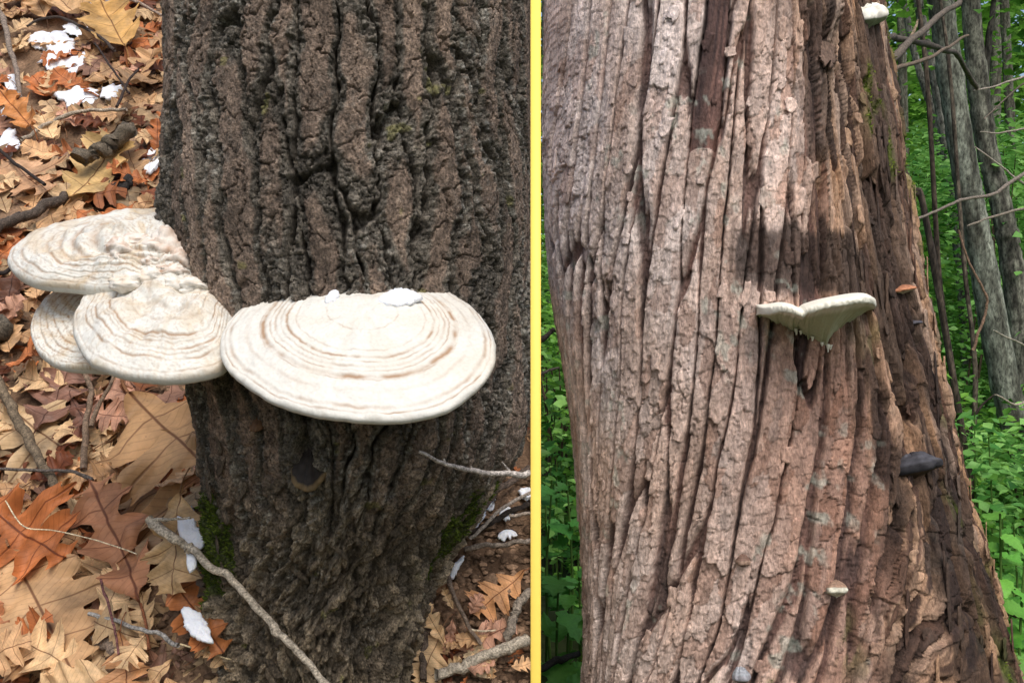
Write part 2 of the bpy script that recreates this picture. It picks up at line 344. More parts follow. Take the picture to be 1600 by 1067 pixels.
pp_ = LV[ii[:, 0], ii[:, 1]]; nn_ = np.stack([np.sin(LTH[ii[:, 0], ii[:, 1]]), -np.cos(LTH[ii[:, 0], ii[:, 1]]), 0.5 + 0 * ii[:, 0]], 1)
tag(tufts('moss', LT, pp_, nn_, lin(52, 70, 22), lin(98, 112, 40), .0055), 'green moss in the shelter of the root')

# ------------------------------------------------------------------ pale stringy trunk
def right_trunk():
    rows, nf, nb = 860, 720, 40
    py, th, x, d, r, z = trunk_grid(right_axis, -190, 1480, rows, nf, nb)
    T, Zz = np.meshgrid(th, z); PY = np.repeat(py[:, None], len(th), 1)
    shf = lambda a: .34 * (1 - ss(.0, .36, a)) * (.35 + .65 * ss(-.64, -.42, a)) - .03
    sh = shf(th * .42); bk = th > R(108); sh[bk] = np.interp(th[bk], [R(108), R(252)], [shf(np.array([R(108) * .42]))[0], shf(np.array([R(-108) * .42]))[0]])
    T = T + sh[None] / .42 * (.95 * (Zz - 1.25) - .27 * (Zz - 1.25) ** 2)      # columns of the mesh follow the grain
    u = T * .42; h = Zz
    shear = .34 * (1 - ss(.0, .36, u)) * (.35 + .65 * ss(-.64, -.42, u)) - .03
    wide = 1 + .0 * u
    us = u - shear * (.95 * (h - 1.25) - .27 * (h - 1.25) ** 2) + .011 * fbm(u * 7, h * 2.2, 3, 101) + .0035 * fbm(u * 40, h * 8, 3, 102)
    rot = ss(-.01, .14, u + .10 * fbm(u * 5, h * 2.5, 3, 105) + .12 * ss(560, 1050, PY) - .03)          # decayed right flank
    f1, f2, rid, dx, dy = voro(us / .050, h / .80 + .25 * fbm(us * 30, h * 2, 2, 108), 110, .95)
    e = f2 - f1
    e = e + .05 * fbm(us * 120, h * 22, 3, 109)
    fur = 1 - ss(.02, .08 + (.20 + .14 * ss(450, 900, PY)) * vn(us * 16, h * 3, 111) ** 1.6, e)
    lost = ss(.5, .52, (rid < .07 + .25 * rot).astype(float) * ss(-.35, .0, fbm(us * 9, h * 5, 3, 112)) * 1.0)
    fl_u = us / .026; fl_h = h / .062 + .35 * fbm(us * 60, h * 40, 3, 115)
    a1, a2, aid, ax_, ay = voro(fl_u + .22 * fbm(us * 90, h * 60, 2, 116), fl_h, 120, .95)
    ea = a2 - a1
    b1, b2, bid, bx, by = voro(us / .0095 + .25 * fbm(us * 200, h * 160, 2, 118), h / .018, 130, .95)
    eb = b2 - b1
    D = -.022 * fur + .002 * (rid - .5)
    D -= .010 * lost + .003 * lost * fbm(us * 140, h * 9, 3, 113)
    keep = 1 - lost
    fm = .25 + .75 * ss(-.25, .35, fbm(us * 9, h * 5, 3, 117) + .5 * ss(500, 900, PY) - .1)
    D += keep * fm * (.0044 * (aid - .5) + .0030 * ay - .0050 * (1 - ss(0, .045, ea)))        # shingled flakes, lower rims lifted
    D += keep * (1 - .75 * rot) * (.0018 * (bid - .5) + .0012 * by - .0012 * (1 - ss(0, .06, eb)))
    fib = fbm(us * 260, h * 14, 3, 140); fib2 = fbm(us * 90, h * 6, 3, 141)
    D += .0016 * fib + .0025 * fib2 * (.4 + rot)
    D += .006 * fbm(us * 30, h * 7, 3, 142) * rot - .012 * rot * ss(.15, .45, fbm(us * 26, h * 4, 3, 144))
    D += .010 * fbm(u * 4, h * 1.2, 2, 145)
    m1, m2, mid_, mx_, my_ = voro(us / .017 + .3 * fbm(us * 50, h * 12, 3, 163), h / .21 + .5 * vn(us * 60, h * 0, 164), 165, .95)
    em = m2 - m1
    D += rot * (-.014 * (1 - ss(.02, .18, em)) + .017 * (mid_ - .5) + .005 * my_ + .0025 * fib)
    # buttress towards the foot on the right
    D += .03 * np.sin(T * 7 + 1.0) * ss(700, 1300, PY) * ss(-.2, .7, T)
    # a burl on the upper right and a torn seam
    D += .02 * np.exp(-((u - .185) / .035) ** 2 - ((PY - 92) / 26) ** 2) - .016 * np.exp(-((u - .175) / .02) ** 2 - ((PY - 150) / 30) ** 2)
    # colours
    n1 = fbm(us * 12, h * 4, 4, 150)
    pale = mix(lin(214, 202, 197)[None, None], lin(198, 174, 161)[None, None], np.clip(.5 + .9 * n1, 0, 1))
    warm = lin(198, 154, 126)[None, None] + 0 * pale
    tone = np.clip(.10 + .55 * ss(-.25, .3, u) + .45 * ss(350, 800, PY) * ss(-.45, .1, u), 0, .85)
    c = mix(pale, warm, tone * (.45 + .75 * aid))
    raw = (aid < .22) * keep; c = mix(c, lin(178, 116, 76)[None, None], raw * .55 * (.3 + tone))
    c = c * (.80 + .34 * bid[..., None]) * (.84 + .3 * aid[..., None]) * (.86 + .26 * rid[..., None])
    zone = ss(-.24, .02, u + .06 * fbm(us * 9, h * 4, 3, 170)) * ss(380, 560, PY + 80 * fbm(us * 9, h * 3, 2, 171)); c = mix(c, lin(138, 104, 90)[None, None] * (.66 + .65 * aid[..., None]), zone * .70)
    inner = mix(lin(62, 50, 50)[None, None], lin(116, 88, 80)[None, None], vn(us * 160, h * 9, 151) * vn(us * 50, h * 5, 152) * 1.8)
    c = mix(c, inner, np.clip(lost + .9 * ss(.35, .8, fur), 0, 1))
    strip = mid_
    rotc = mix(lin(50, 39, 34)[None, None], lin(94, 70, 57)[None, None], np.clip(.45 + 1.3 * fib2, 0, 1))
    rotc = mix(rotc, mix(lin(190, 148, 112)[None, None], lin(168, 148, 134)[None, None], vn(us * 70, h * 3, 166)), ss(.64, .70, strip + .10 * fib) * .85)
    rotc = mix(rotc, lin(122, 82, 60)[None, None], ss(.30, .34, .35 - np.abs(strip - .5) + .06 * fib) * .7)
    rotc = mix(rotc, lin(40, 33, 30)[None, None], ss(.60, .75, vn(us * 22, h * 2.2, 153)) * .8)
    c = mix(c, rotc, rot * .92)
    stain_shade = 1.5 * np.exp(-((u - .06) / .13) ** 4 - ((PY - 428) / 40) ** 2) + .8 * np.exp(-((u - .30) / .07) ** 2 - ((PY - 820) / 260) ** 2) + .9 * np.exp(-((u - .14) / .03) ** 2 - ((PY - 640) / 130) ** 2) + .9 * np.exp(-((u - .23) / .035) ** 2 - ((PY - 880) / 180) ** 2) + .9 * np.exp(-((u + .0) / .05) ** 2 - ((PY - 1030) / 50) ** 2)  # dark stain by the bracket; gash shade and a dimmed sunlit flank painted in
    stain_shade = ss(.25, .7, stain_shade + .5 * fbm(us * 50, h * 6, 3, 154) + .04); c = mix(c, lin(44, 34, 31)[None, None], stain_shade * .85)
    liq = ss(.3, .55, fbm(u * 45, h * 30, 3, 155)) * ss(.0, .3, fbm(us * 14, h * 3, 2, 156)); c = mix(c, lin(176, 184, 172)[None, None], liq * .5 * (1 - rot * .95))
    mo = ss(.18, .42, fbm(us * 24, h * 6, 4, 157)) * ss(.05, .32, u) * ss(-.1, .25, fbm(u * 7, h * 4, 2, 158)) + .8 * ss(.95, 1.3, T) * ss(0, .3, fbm(u * 20, h * 9, 3, 159))
    mo += .8 * ss(.3, .45, fbm(us * 30, h * 7, 4, 160)) * ss(700, 900, PY) * ss(.0, .3, fbm(u * 8, h * 4, 2, 161))
    mo = np.clip(mo, 0, 1); c = mix(c, lin(86, 100, 36)[None, None], mo * .75)
    rr = r[:, None] + D - .003
    V = np.stack([x[:, None] + rr * np.sin(T), d[:, None] - rr * np.cos(T), Zz], -1)
    t = thing('tree', 'broad tree with pinkish-tan stringy flaking bark and a dark decayed flank', 'tree', (float(x[-1]), float(d[-1]), 0.0))
    tr = build('trunk', V.reshape(-1, 3), grid_faces(rows, len(th), True)[:, ::-1], M['bark_pale'], t, col=np.clip(c, 0, 1).reshape(-1, 3))
    return t, tr, V, T, PY, mo, c, u
RT, RTR, RV, RTH, RPY, RMO, RC, RU = right_trunk()
w = (RMO > .55) & (np.abs(RTH) < 1.75) & (RPY < 1250); ii = np.argwhere(w); ii = ii[RNG.integers(0, len(ii), 9000)]
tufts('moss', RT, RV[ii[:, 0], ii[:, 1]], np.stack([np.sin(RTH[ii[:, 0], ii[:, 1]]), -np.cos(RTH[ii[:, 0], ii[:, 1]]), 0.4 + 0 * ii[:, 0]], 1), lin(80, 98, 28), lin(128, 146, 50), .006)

# loose bark plates, each a curved thick scale lifted off the trunk
def bark_plates(parent, V, T, PY, cols, n, xr, yr, wr, hr, matl, lean, lift, name='bark_plate', shade=1.0, weight=None):
    rows, cls = V.shape[:2]; done = 0; tries = 0
    while done < n and tries < n * 20:
        tries += 1
        i = random.randrange(2, rows - 2); j = random.randrange(0, cls - 60)
        if not (yr[0] < PY[i, j] < yr[1]) or not (xr[0] < T[i, j] < xr[1]): continue
        if weight is not None and random.random() > weight(T[i, j], PY[i, j]): continue
        if (V[i, j, :2] - V[i, max(0, j - 6):j + 7, :2].mean(0)) @ np.array([math.sin(T[i, j]), -math.cos(T[i, j])]) < .0005: continue
        done += 1
        p = V[i, j]; th = T[i, j]
        nrm = np.array([math.sin(th), -math.cos(th), 0]); tan = np.array([math.cos(th), math.sin(th), 0]); up = np.array([0, 0, 1.0])
        a = lean(th) + random.gauss(0, .08); up2 = up * math.cos(a) + tan * math.sin(a); tan2 = tan * math.cos(a) - up * math.sin(a)
        w = random.uniform(*wr); hgt = random.uniform(*hr); cu = random.uniform(-.15, .35); thick = random.uniform(.0008, .002)
        m, k = 7, 4
        jl = [random.uniform(-.11, .11) + .35 * random.random() * (z_ in (0, m - 1)) for z_ in range(m)]; jr = [random.uniform(-.11, .11) - .35 * random.random() * (z_ in (0, m - 1)) for z_ in range(m)]
        jt = [random.uniform(-.12, .12) for _ in range(k)]; jb = [random.uniform(-.3, .3) for _ in range(k)]
        top, bot = [], []
        peel = random.uniform(*lift)
        for a_ in range(m):
            s = a_ / (m - 1)
            for b_ in range(k):
                q = b_ / (k - 1); xx = (-.5 + jl[a_] * (1 - q) + (q) * (1 + jr[a_])) * w
                yy = (.5 - s + jt[b_] * (1 - s) * .4 + jb[b_] * s * .5) * hgt
                out = -.0015 + peel * s ** 2.2 - cu * w * (2 * q - 1) ** 2 * .35 + random.uniform(-.0006, .0006)
                top.append(p + tan2 * xx + up2 * yy + nrm * (out + thick)); bot.append(p + tan2 * xx + up2 * yy + nrm * (out - thick * .4))
        gf = grid_faces(m, k); n0 = m * k
        ed = [b_ for b_ in range(k)] + [a_ * k + k - 1 for a_ in range(1, m)] + [(m - 1) * k + b_ for b_ in range(k - 2, -1, -1)] + [a_ * k for a_ in range(m - 2, 0, -1)]
        side = [(ed[z], ed[(z + 1) % len(ed)], ed[(z + 1) % len(ed)] + n0, ed[z] + n0) for z in range(len(ed))]
        col = cols(i, j); cc = np.repeat(col[None], 2 * n0, 0) * RNG.uniform(.85, 1.15, (2 * n0, 1)) * shade
        build(name, np.array(top + bot), [np.concatenate([gf[:, ::-1], gf + n0, np.array(side)])], matl, parent, col=cc, smooth=False)
def rcol(i, j):
    base = RC[i, j]; return np.clip(base * random.uniform(.9, 1.12), 0, 1)
def mixc(t, th):
    a = lin(192, 172, 162); b = lin(186, 138, 104); e = lin(120, 84, 62)
    k = 0 if th < -.4 else .5 if th < .35 else .9
    if th > .5 and t < .5: return e
    return a * (1 - k * t) + b * k * t
bark_plates(RT, RV, RTH, RPY, rcol, 170, (-1.3, 1.0), (-20, 1090), (.010, .022), (.018, .050), M['bark_pale'], lambda th: .18 if th < .3 else -.03, (.0012, .0040))
bark_plates(RT, RV, RTH, RPY, rcol, 90, (.25, 1.35), (250, 1090), (.005, .012), (.05, .14), M['bark_pale'], lambda th: -.05, (.001, .005))
def lcol(i, j): return lin(108, 95, 78) * random.uniform(.6, 1.0)
bark_plates(LT, LV, LTH, LPY, lcol, 40, (-.95, .95), (650, 1060), (.009, .016), (.028, .055), M['bark_dark'], lambda th: random.choice((-.8, -.6, .5, .9)), (.001, .003))

# larger torn flaps of bark, hanging free at one end
def flap(p0, p1, w, peel, rgb, bend=0.0):
    m, k = 16, 6; top, bot = [], []
    q0 = np.array(p0, float); q1 = np.array(p1, float); dr = (q1 - q0) / np.linalg.norm(q1 - q0); pr = np.array([-dr[1], dr[0]]); wp = w * F / 1.85
    ej = [random.uniform(-.3, .3) for _ in range(m)]; ek_ = [random.uniform(-.3, .3) for _ in range(m)]
    for i in range(m):
        t = i / (m - 1); wd = wp * (.75 + .25 * math.sin(math.pi * (.15 + .7 * t))) * (1 - .3 * max(0, t - .75) / .25)
        for j in range(k):
            f = (j / (k - 1) - .5) * (1 + (ej[i] if j == 0 else ek_[i] if j == k - 1 else 0)); c = q0 + (q1 - q0) * t + pr * (f * wd + bend * math.sin(math.pi * t)) + dr * (random.uniform(-9, 7) * (t == 1))
            p, n = front(right_axis, c[0], c[1], 0); lift = -.006 + peel * t ** 1.5 - .002 * (2 * f) ** 2 + random.uniform(-.0012, .0012)
            top.append(p + n * (lift + .003)); bot.append(p + n * (lift - .002))
    gf = grid_faces(m, k); n0 = m * k
    ed = [b_ for b_ in range(k)] + [a_ * k + k - 1 for a_ in range(1, m)] + [(m - 1) * k + b_ for b_ in range(k - 2, -1, -1)] + [a_ * k for a_ in range(m - 2, 0, -1)]
    side = [(ed[z], ed[(z + 1) % len(ed)], ed[(z + 1) % len(ed)] + n0, ed[z] + n0) for z in range(len(ed))]
    cc = np.repeat(lin(*rgb)[None], 2 * n0, 0) * RNG.uniform(.85, 1.12, (2 * n0, 1))
    build('bark_flap', np.array(top + bot), [np.concatenate([gf[:, ::-1], gf + n0, np.array(side)])], M['bark_pale'], RT, col=cc, smooth=False)
for a_ in (((1300, 68), (1284, 104), .034, .020, (112, 92, 80), 0), ((1052, -10), (1046, 34), .032, .012, (196, 182, 178), 0)):
    flap(*a_)

# ------------------------------------------------------------------ bracket fungi
def catmull(pts, n):
    pts = np.asarray(pts, float); m = len(pts); out = []
    for i in range(m):
        p0, p1, p2, p3 = pts[(i - 1) % m], pts[i], pts[(i + 1) % m], pts[(i + 2) % m]
        for k in range(n):
            t = k / n; out.append(.5 * ((2 * p1) + (-p0 + p2) * t + (2 * p0 - 5 * p1 + 4 * p2 - p3) * t * t + (-p0 + 3 * p1 - 3 * p2 + p3) * t ** 3))
    return np.array(out)
def polar_outline(poly, c, nphi):
    """distance from c to a closed outline in nphi directions (star-shaped about c)"""
    q = poly - c; a = np.unwrap(np.arctan2(q[:, 1], q[:, 0])); rr = np.hypot(q[:, 0], q[:, 1])
    o = np.argsort(a % (2 * np.pi)); aa = (a % (2 * np.pi))[o]; rr = rr[o]
    phi = np.linspace(0, 2 * np.pi, nphi, endpoint=False)
    return phi, np.interp(phi, np.concatenate([aa - 2 * np.pi, aa, aa + 2 * np.pi]), np.tile(rr, 3))
def bracket(name, label, outline, centre, p0, d0, tilt, roll, H, thick, rings, seed, lump=0.0, brown=0.35, group=None, pw=1.8, wv=.03):
    ex = np.array([math.cos(roll), 0, math.sin(roll)]); ef = np.array([math.sin(roll) * math.sin(tilt), -math.cos(tilt), -math.sin(tilt) * math.cos(roll)])
    n = np.cross(ex, -ef); n /= np.linalg.norm(n); n = n if n[2] > 0 else -n
    O = P(*p0, d0); eye = np.array([0, 0, CZ])
    def unp(q):
        v = P(q[0], q[1], 1.0) - eye; t = np.dot(O - eye, n) / np.dot(v, n); w_ = eye + v * t - O; return np.array([w_ @ ex, w_ @ ef])
    poly = np.array([unp(q) for q in catmull(outline, 8)]); c = unp(centre)
    NP, NR, NU = 340, 130, 26
    phi, rad = polar_outline(poly, c, NP)
    rad = rad * (1 + .010 * fbm(np.cos(phi) * 4 + 7, np.sin(phi) * 4, 3, seed) + .004 * fbm(np.cos(phi) * 18 + 7, np.sin(phi) * 18, 2, seed + 1))
    rho = np.linspace(.02, 1, NR); PH, RH = np.meshgrid(phi, rho)
    cx, cy = np.cos(PH) * RH * rad[None], np.sin(PH) * RH * rad[None]
    wob = wv * fbm(np.cos(PH) * 2.2 + 3, np.sin(PH) * 2.2 + RH * 1.5, 4, seed + 2) * ss(1, .85, RH) + .006 * fbm(np.cos(PH) * 14, np.sin(PH) * 14 + RH * 6, 3, seed + 3)
    q = RH + wob
    top = H * (1 - RH ** pw) + thick * .15 * (1 - RH ** 8)
    rel = 0; band = 0
    for (r0, wd, amp, dark) in rings:
        amp = amp * .5
        t = (q - r0) / wd; rel = rel - amp * np.exp(-t * t) + amp * .7 * np.exp(-((q - r0 + wd * 1.6) / (wd * 1.3)) ** 2)
        br = .25 + .75 * ss(-.35, .3, fbm(np.cos(PH) * 5 + r0 * 40, np.sin(PH) * 5 + RH * 3, 3, seed + 5))
        band = np.maximum(band, dark * br * np.exp(-((q - r0) / (wd * 1.1)) ** 2))
    top = top + rel + .0022 * fbm(cx * 60, cy * 60, 4, seed + 6) + .0006 * fbm(PH * 12, RH * 40, 2, seed + 8) * RH + lump * fbm(cx * 24, cy * 24, 3, seed + 7) * (1 - RH ** 3)
    top = top * (1 - .0 * RH)
    edge = np.sqrt(np.clip(1 - ((RH - .97) / .03).clip(0, 1) ** 2, 0, 1)); top = top * edge + (1 - edge) * (-thick * .3) * (RH > .97)
    A, B, C = [cx], [cy], [top]
    # rim roll and pore surface
    us = np.linspace(0, 1, NU)[1:]
    for s in us:
        if s < .25:
            a = s / .25 * math.pi / 2; f = 1 - .018 * (1 - math.cos(a)); zz = -thick * .3 - thick * .7 * math.sin(a)
        else:
            k = (s - .25) / .75; f = .982 * (1 - k) + .03 * k; zz = -thick - thick * 1.4 * k ** 1.3
        A.append((np.cos(phi) * rad * f)[None]); B.append((np.sin(phi) * rad * f)[None]); C.append(np.full((1, NP), zz))
    A = np.concatenate(A); B = np.concatenate(B); C = np.concatenate(C); nr = A.shape[0]
    V = O + (A + c[0])[..., None] * ex + (B + c[1])[..., None] * ef + C[..., None] * n
    white = lin(211, 209, 201); tan = lin(150, 114, 78); pale = lin(194, 175, 146)
    st = ss(-.1, .5, fbm(np.cos(PH) * 3, np.sin(PH) * 3 + RH * 5, 4, seed + 9)) * brown
    streak = ss(.2, .6, fbm(PH * 26, RH * 7, 3, seed + 10)) * brown * .6
    c0 = mix(white[None, None], pale[None, None], np.clip(st + streak, 0, 1)); c0 = mix(c0, tan[None, None], np.clip(band, 0, 1))
    spk = ss(.66, .74, vn(cx * 420, cy * 420, seed + 11)); c0 = mix(c0, lin(140, 108, 80)[None, None], spk * .5 * brown)
    und = np.repeat((lin(214, 204, 190))[None, None], nr - NR, 0) + np.zeros((nr - NR, NP, 3))
    und[:4] = white
    cc = np.concatenate([c0, und]).reshape(-1, 3)
    Vf = V.reshape(-1, 3); fc = grid_faces(nr, NP, True)
    cap = np.array([[j, (j + 1) % NP, len(Vf)] for j in range(NP)]); Vf = np.concatenate([Vf, V[0].mean(0)[None]]); cc = np.concatenate([cc, c0[0].mean(0)[None]])
    base = O + c[0] * ex + c[1] * ef
    t = thing(name, label, 'fungus', tuple(base), group)
    nt_ = (NR + 7 - 1) * NP
    cpart = build('cap', Vf, [fc[:nt_, ::-1], cap], M['bracket'], t, col=cc)
    u0 = (NR + 7 - 1) * NP; build('pore_surface', V.reshape(-1, 3)[u0:], [fc[nt_:, ::-1] - u0], M['bracket'], cpart, col=cc[u0:len(cc) - 1])
    return t, cpart, (O, ex, ef, n, unp)
ringsA = [(.26, .005, .0004, .5), (.47, .005, .0006, .4), (.535, .009, .0012, .85), (.575, .005, .0006, .6), (.615, .008, .0008, .5), (.65, .005, .0008, .7), (.70, .016, .0014, .9), (.722, .004, .0008, .6), (.81, .012, .0004, .25), (.925, .011, .0010, .6), (.962, .004, .0012, .85)]
BRA = bracket('bracket_fungus', 'large smooth white bracket fungus with tan rings across the front of the dark trunk',
        [(430, 452), (390, 470), (355, 505), (343, 540), (352, 570), (385, 600), (430, 625), (490, 643), (560, 653), (630, 652), (690, 640), (740, 610), (768, 575), (775, 545), (768, 515), (745, 485), (715, 463), (690, 452), (640, 440), (575, 436), (500, 440)],
        (572, 512), (558, 550), 1.195, R(34), 0.0, .030, .011, ringsA, 200, brown=.16, wv=.014)
ringsB = [(.30, .02, .002, .3), (.46, .014, .002, .35), (.64, .010, .0016, .85), (.67, .005, .0008, .5), (.70, .006, .001, .6), (.76, .009, .0016, .8), (.80, .005, .0008, .5), (.85, .008, .0014, .75), (.955, .006, .001, .5)]
BRB = bracket('bracket_fungus', 'thick white bracket fungus with wavy ridges between the big ringed bracket and its lumpy neighbours',
        [(112, 495), (125, 470), (140, 440), (180, 432), (240, 430), (300, 432), (345, 452), (372, 470), (368, 515), (352, 568), (300, 585), (250, 588), (190, 580), (140, 560), (118, 530)],
        (296, 484), (240, 500), 1.285, R(34), R(-3), .040, .015, ringsB, 230, lump=.016, brown=.45, wv=.035)
ringsC = [(.35, .02, .002, .6), (.48, .014, .002, .7), (.58, .014, .002, .8), (.68, .012, .002, .75), (.78, .012, .002, .7), (.87, .01, .002, .5), (.955, .006, .001, .5)]
BRC = bracket('bracket_fungus', 'small tan-ringed bracket fungus tucked low behind the thick wavy one',
        [(128, 446), (85, 453), (56, 482), (47, 515), (60, 548), (92, 568), (140, 574), (190, 572), (230, 540), (230, 470), (180, 448)],
        (172, 505), (125, 512), 1.37, R(36), R(-4), .020, .013, ringsC, 260, brown=.75, wv=.03)
ringsD = [(.36, .03, .006, .5), (.50, .022, .004, .6), (.60, .016, .003, .5), (.70, .014, .0026, .65), (.79, .010, .002, .5), (.88, .010, .002, .55), (.955, .006, .001, .5)]
BRD = bracket('bracket_fungus', 'topmost bracket fungus, wide and whitish, with a knobbly lump where it meets the trunk',
        [(12, 400), (22, 382), (60, 357), (110, 346), (170, 334), (250, 326), (300, 335), (318, 390), (290, 440), (200, 448), (150, 450), (110, 446), (60, 441), (30, 430), (14, 414)],
        (246, 412), (150, 395), 1.40, R(32), R(4), .040, .014, ringsD, 290, lump=.018, brown=.65, wv=.04)
# knobbly regrowth on the topmost bracket
def lumps(parent, spec, seed, name, colA, colB):
    VV, FF, CC = [], [], []; o = 0
    nu, nv = 36, 26
    for k, (px, py, d, rx, ry, rz) in enumerate(spec):
        c = P(px, py, d); a = np.linspace(0, 2 * np.pi, nu, endpoint=False); b = np.linspace(.03, np.pi - .03, nv)
        A, B = np.meshgrid(a, b); x = np.sin(B) * np.cos(A); y = np.sin(B) * np.sin(A); z = np.cos(B)
        f = 1 + .34 * fbm(x * 1.9 + k * 7 + z, y * 1.9 + z * 1.3, 3, seed + k) + .22 * fbm(x * 5 + k + z * 3, y * 5 + z * 4, 3, seed + 9 + k)
        V = np.stack([x * rx * f, y * ry * f, z * rz * f], -1) + c; VV.append(V.reshape(-1, 3)); FF.append(grid_faces(nv, nu, True)[:, ::-1] + o); o += nu * nv
        t = np.clip(.3 + .9 * fbm(x * 3 + k, y * 3 + z * 3, 3, seed + 20), 0, 1); CC.append(mix(colA[None, None], colB[None, None], t).reshape(-1, 3))
    return build(name, np.concatenate(VV), [np.concatenate(FF)], M['bracket'], parent, col=np.concatenate(CC))
lumps(BRD[0], [(196, 400, 1.345, .026, .034, .024), (222, 384, 1.355, .040, .03, .016), (262, 392, 1.345, .032, .03, .030), (238, 410, 1.33, .020, .02, .012), (284, 412, 1.34, .022, .03, .022), (300, 432, 1.35, .02, .03, .016), (270, 424, 1.32, .024, .02, .010)],
      300, 'growth', lin(222, 214, 204), lin(178, 146, 122))
lumps(BRB[0], [(205, 444, 1.31, .030, .03, .014), (240, 436, 1.31, .022, .02, .014), (270, 446, 1.295, .014, .014, .012), (303, 450, 1.315, .026, .03, .013), (255, 430, 1.325, .018, .02, .010)],
      340, 'growth', lin(224, 220, 212), lin(206, 188, 166))
# crack in the rim of the big bracket
# ------------------------------------------------------------------ snow
def snow_blob(label, pxs, d=None, thick=.012, n=None, group='patches of old snow', name='snow_patch'):
    c = np.mean(np.array(pxs, float), 0)
    if d is None: O = bank_pt(c[0], c[1], .012); nn = np.array(BN)
    else: O = P(c[0], c[1], d); nn = np.array(n if n is not None else (0, -.56, .83))
    nn = nn / np.linalg.norm(nn); ex = np.array([1.0, 0, 0]); ef = np.cross(ex, nn); eye = np.array([0, 0, CZ])
    def unp(q):
        v = P(q[0], q[1], 1.0) - eye; t = np.dot(O - eye, nn) / np.dot(v, nn); w_ = eye + v * t - O; return np.array([w_ @ ex, w_ @ ef])
    poly = np.array([unp(q) for q in catmull(pxs, 6)]); NP, NR = 90, 14
    phi, rad = polar_outline(poly, np.zeros(2), NP); sd = random.randrange(999)
    rho = np.linspace(.05, 1, NR); PH, RH = np.meshgrid(phi, rho); rd = rad * (1 + (.22 if d else .32) * fbm(np.cos(phi) * 3, np.sin(phi) * 3, 3, sd) + (.08 if d else .16) * fbm(np.cos(phi) * 9, np.sin(phi) * 9, 2, sd + 5))
    A = np.cos(PH) * RH * rd; B = np.sin(PH) * RH * rd; C = thick * np.sqrt(1 - (RH * .999) ** 4) * (1 + .5 * fbm(A * 60, B * 60, 3, sd + 1)) + (0 if d else .016) * fbm(A * 25, B * 25, 2, sd + 3)
    A = np.concatenate([A, A[-1:] * .8]); B = np.concatenate([B, B[-1:] * .8]); C = np.concatenate([C, np.full((1, NP), -thick * .5)])
    V = (O + A[..., None] * ex + B[..., None] * ef + C[..., None] * nn).reshape(-1, 3)
    cap = np.array([[j, (j + 1) % NP, len(V)] for j in range(NP)]); bot = np.array([tuple(range(NR * NP, NR * NP + NP))])
    V = np.concatenate([V, V[:NP].mean(0)[None]])
    o = build(name, V - O, [grid_faces(NR + 1, NP, True)[:, ::-1], cap, bot], M['snow']); o.location = O
    tag(o, label, 'snow', group); return o
snow_blob('thin wedge of snow along the back edge of the big ringed bracket', [(592, 474), (602, 462), (618, 452), (640, 456), (662, 466), (646, 474), (620, 480)], 1.246, .007)
snow_blob('small chip of snow beside the trunk on the big ringed bracket', [(506, 474), (514, 462), (526, 454), (530, 464), (522, 474)], 1.248, .006)

# ------------------------------------------------------------------ small shelf fungi on the trunks
def conk(name, label, at, out, width, depth, thick, ctop, crim, cund, droop=.15, seed=1, group=None):
    out = Vector(out).normalized(); up = Vector((0, 0, 1)); side = out.cross(up).normalized(); up = side.cross(out)
    out, up, side = [np.array(v) for v in (out, up, side)]
    NA, NT = 40, 30
    a = np.linspace(R(-125), R(125), NA); V = np.zeros((NT, NA, 3)); C = np.zeros((NT, NA, 3))
    for i in range(NT):
        t = i / (NT - 1)
        if t < .5: rho = t / .5 * .94; z = thick * (.9 * (1 - rho ** 2) + .25); col = ctop * (.8 + .3 * (math.sin(rho * 24) * .5 + .5))
        elif t < .66: k = (t - .5) / .16; rho = .94 + .06 * math.sin(k * math.pi); z = thick * (.33 * (1 - k) - .25 * k); col = crim
        else: k = (t - .66) / .34; rho = .94 * (1 - k); z = -thick * (.25 + .5 * k); col = cund
        jit = 1 + .22 * fbm(np.cos(a) * 2 + seed, np.sin(a) * 2 + t, 3, seed) + .08 * fbm(a * 6 + seed, a * 0 + t * 14, 3, seed + 4)
        V[i] = np.array(at) + np.outer(np.cos(a) * depth * rho * jit, out) + np.outer(np.sin(a) * width / 2 * rho * jit, side) + np.outer(z * (1 + .2 * fbm(a * 3 + seed, a * 0 + t * 5, 3, seed + 1)) - droop * depth * rho * np.cos(a), up)
        C[i] = col * (1 + .45 * fbm(a * 5, a * 0 + t * 12, 4, seed + 2))[:, None]
    t = thing(name, label, 'fungus', tuple(at), group)
    build('cap', V.reshape(-1, 3), [grid_faces(NT, NA)], M['bracket'], t, col=C.reshape(-1, 3)); return t
p, n = front(left_axis, 484, 728); conk('shelf_fungus', 'small blackened woody fungus low on the dark trunk, below the big ringed bracket', p + n * -.012, (-.1, -1, -.25), .055, .042, .016, lin(52, 46, 42), lin(120, 100, 70), lin(60, 46, 38), .5, 5)
p, n = front(left_axis, 401, 662); conk('shelf_fungus', 'tiny brown knob on the dark trunk in the shade of the brackets', p + n * -.008, (-.3, -1, 0), .022, .02, .012, lin(104, 78, 58), lin(110, 84, 64), lin(80, 60, 48), .4, 6)
p, n = front(right_axis, 1440, 735); conk('shelf_fungus', 'dark grey hoof-shaped fungus jutting from the decayed flank of the pale trunk', p + np.array([-.01, .02, 0]), (.75, -.65, .12), .070, .054, .026, lin(70, 70, 76), lin(44, 43, 47), lin(70, 56, 44), -.18, 7)
p, n = front(right_axis, 1361, 32); conk('shelf_fungus', 'thick cream pillow-like fungus at the upper edge of the pale trunk', p + np.array([-.012, .0, 0]), (.95, -.3, .1), .058, .044, .028, lin(232, 228, 214), lin(236, 232, 220), lin(150, 160, 132), -.10, 8)
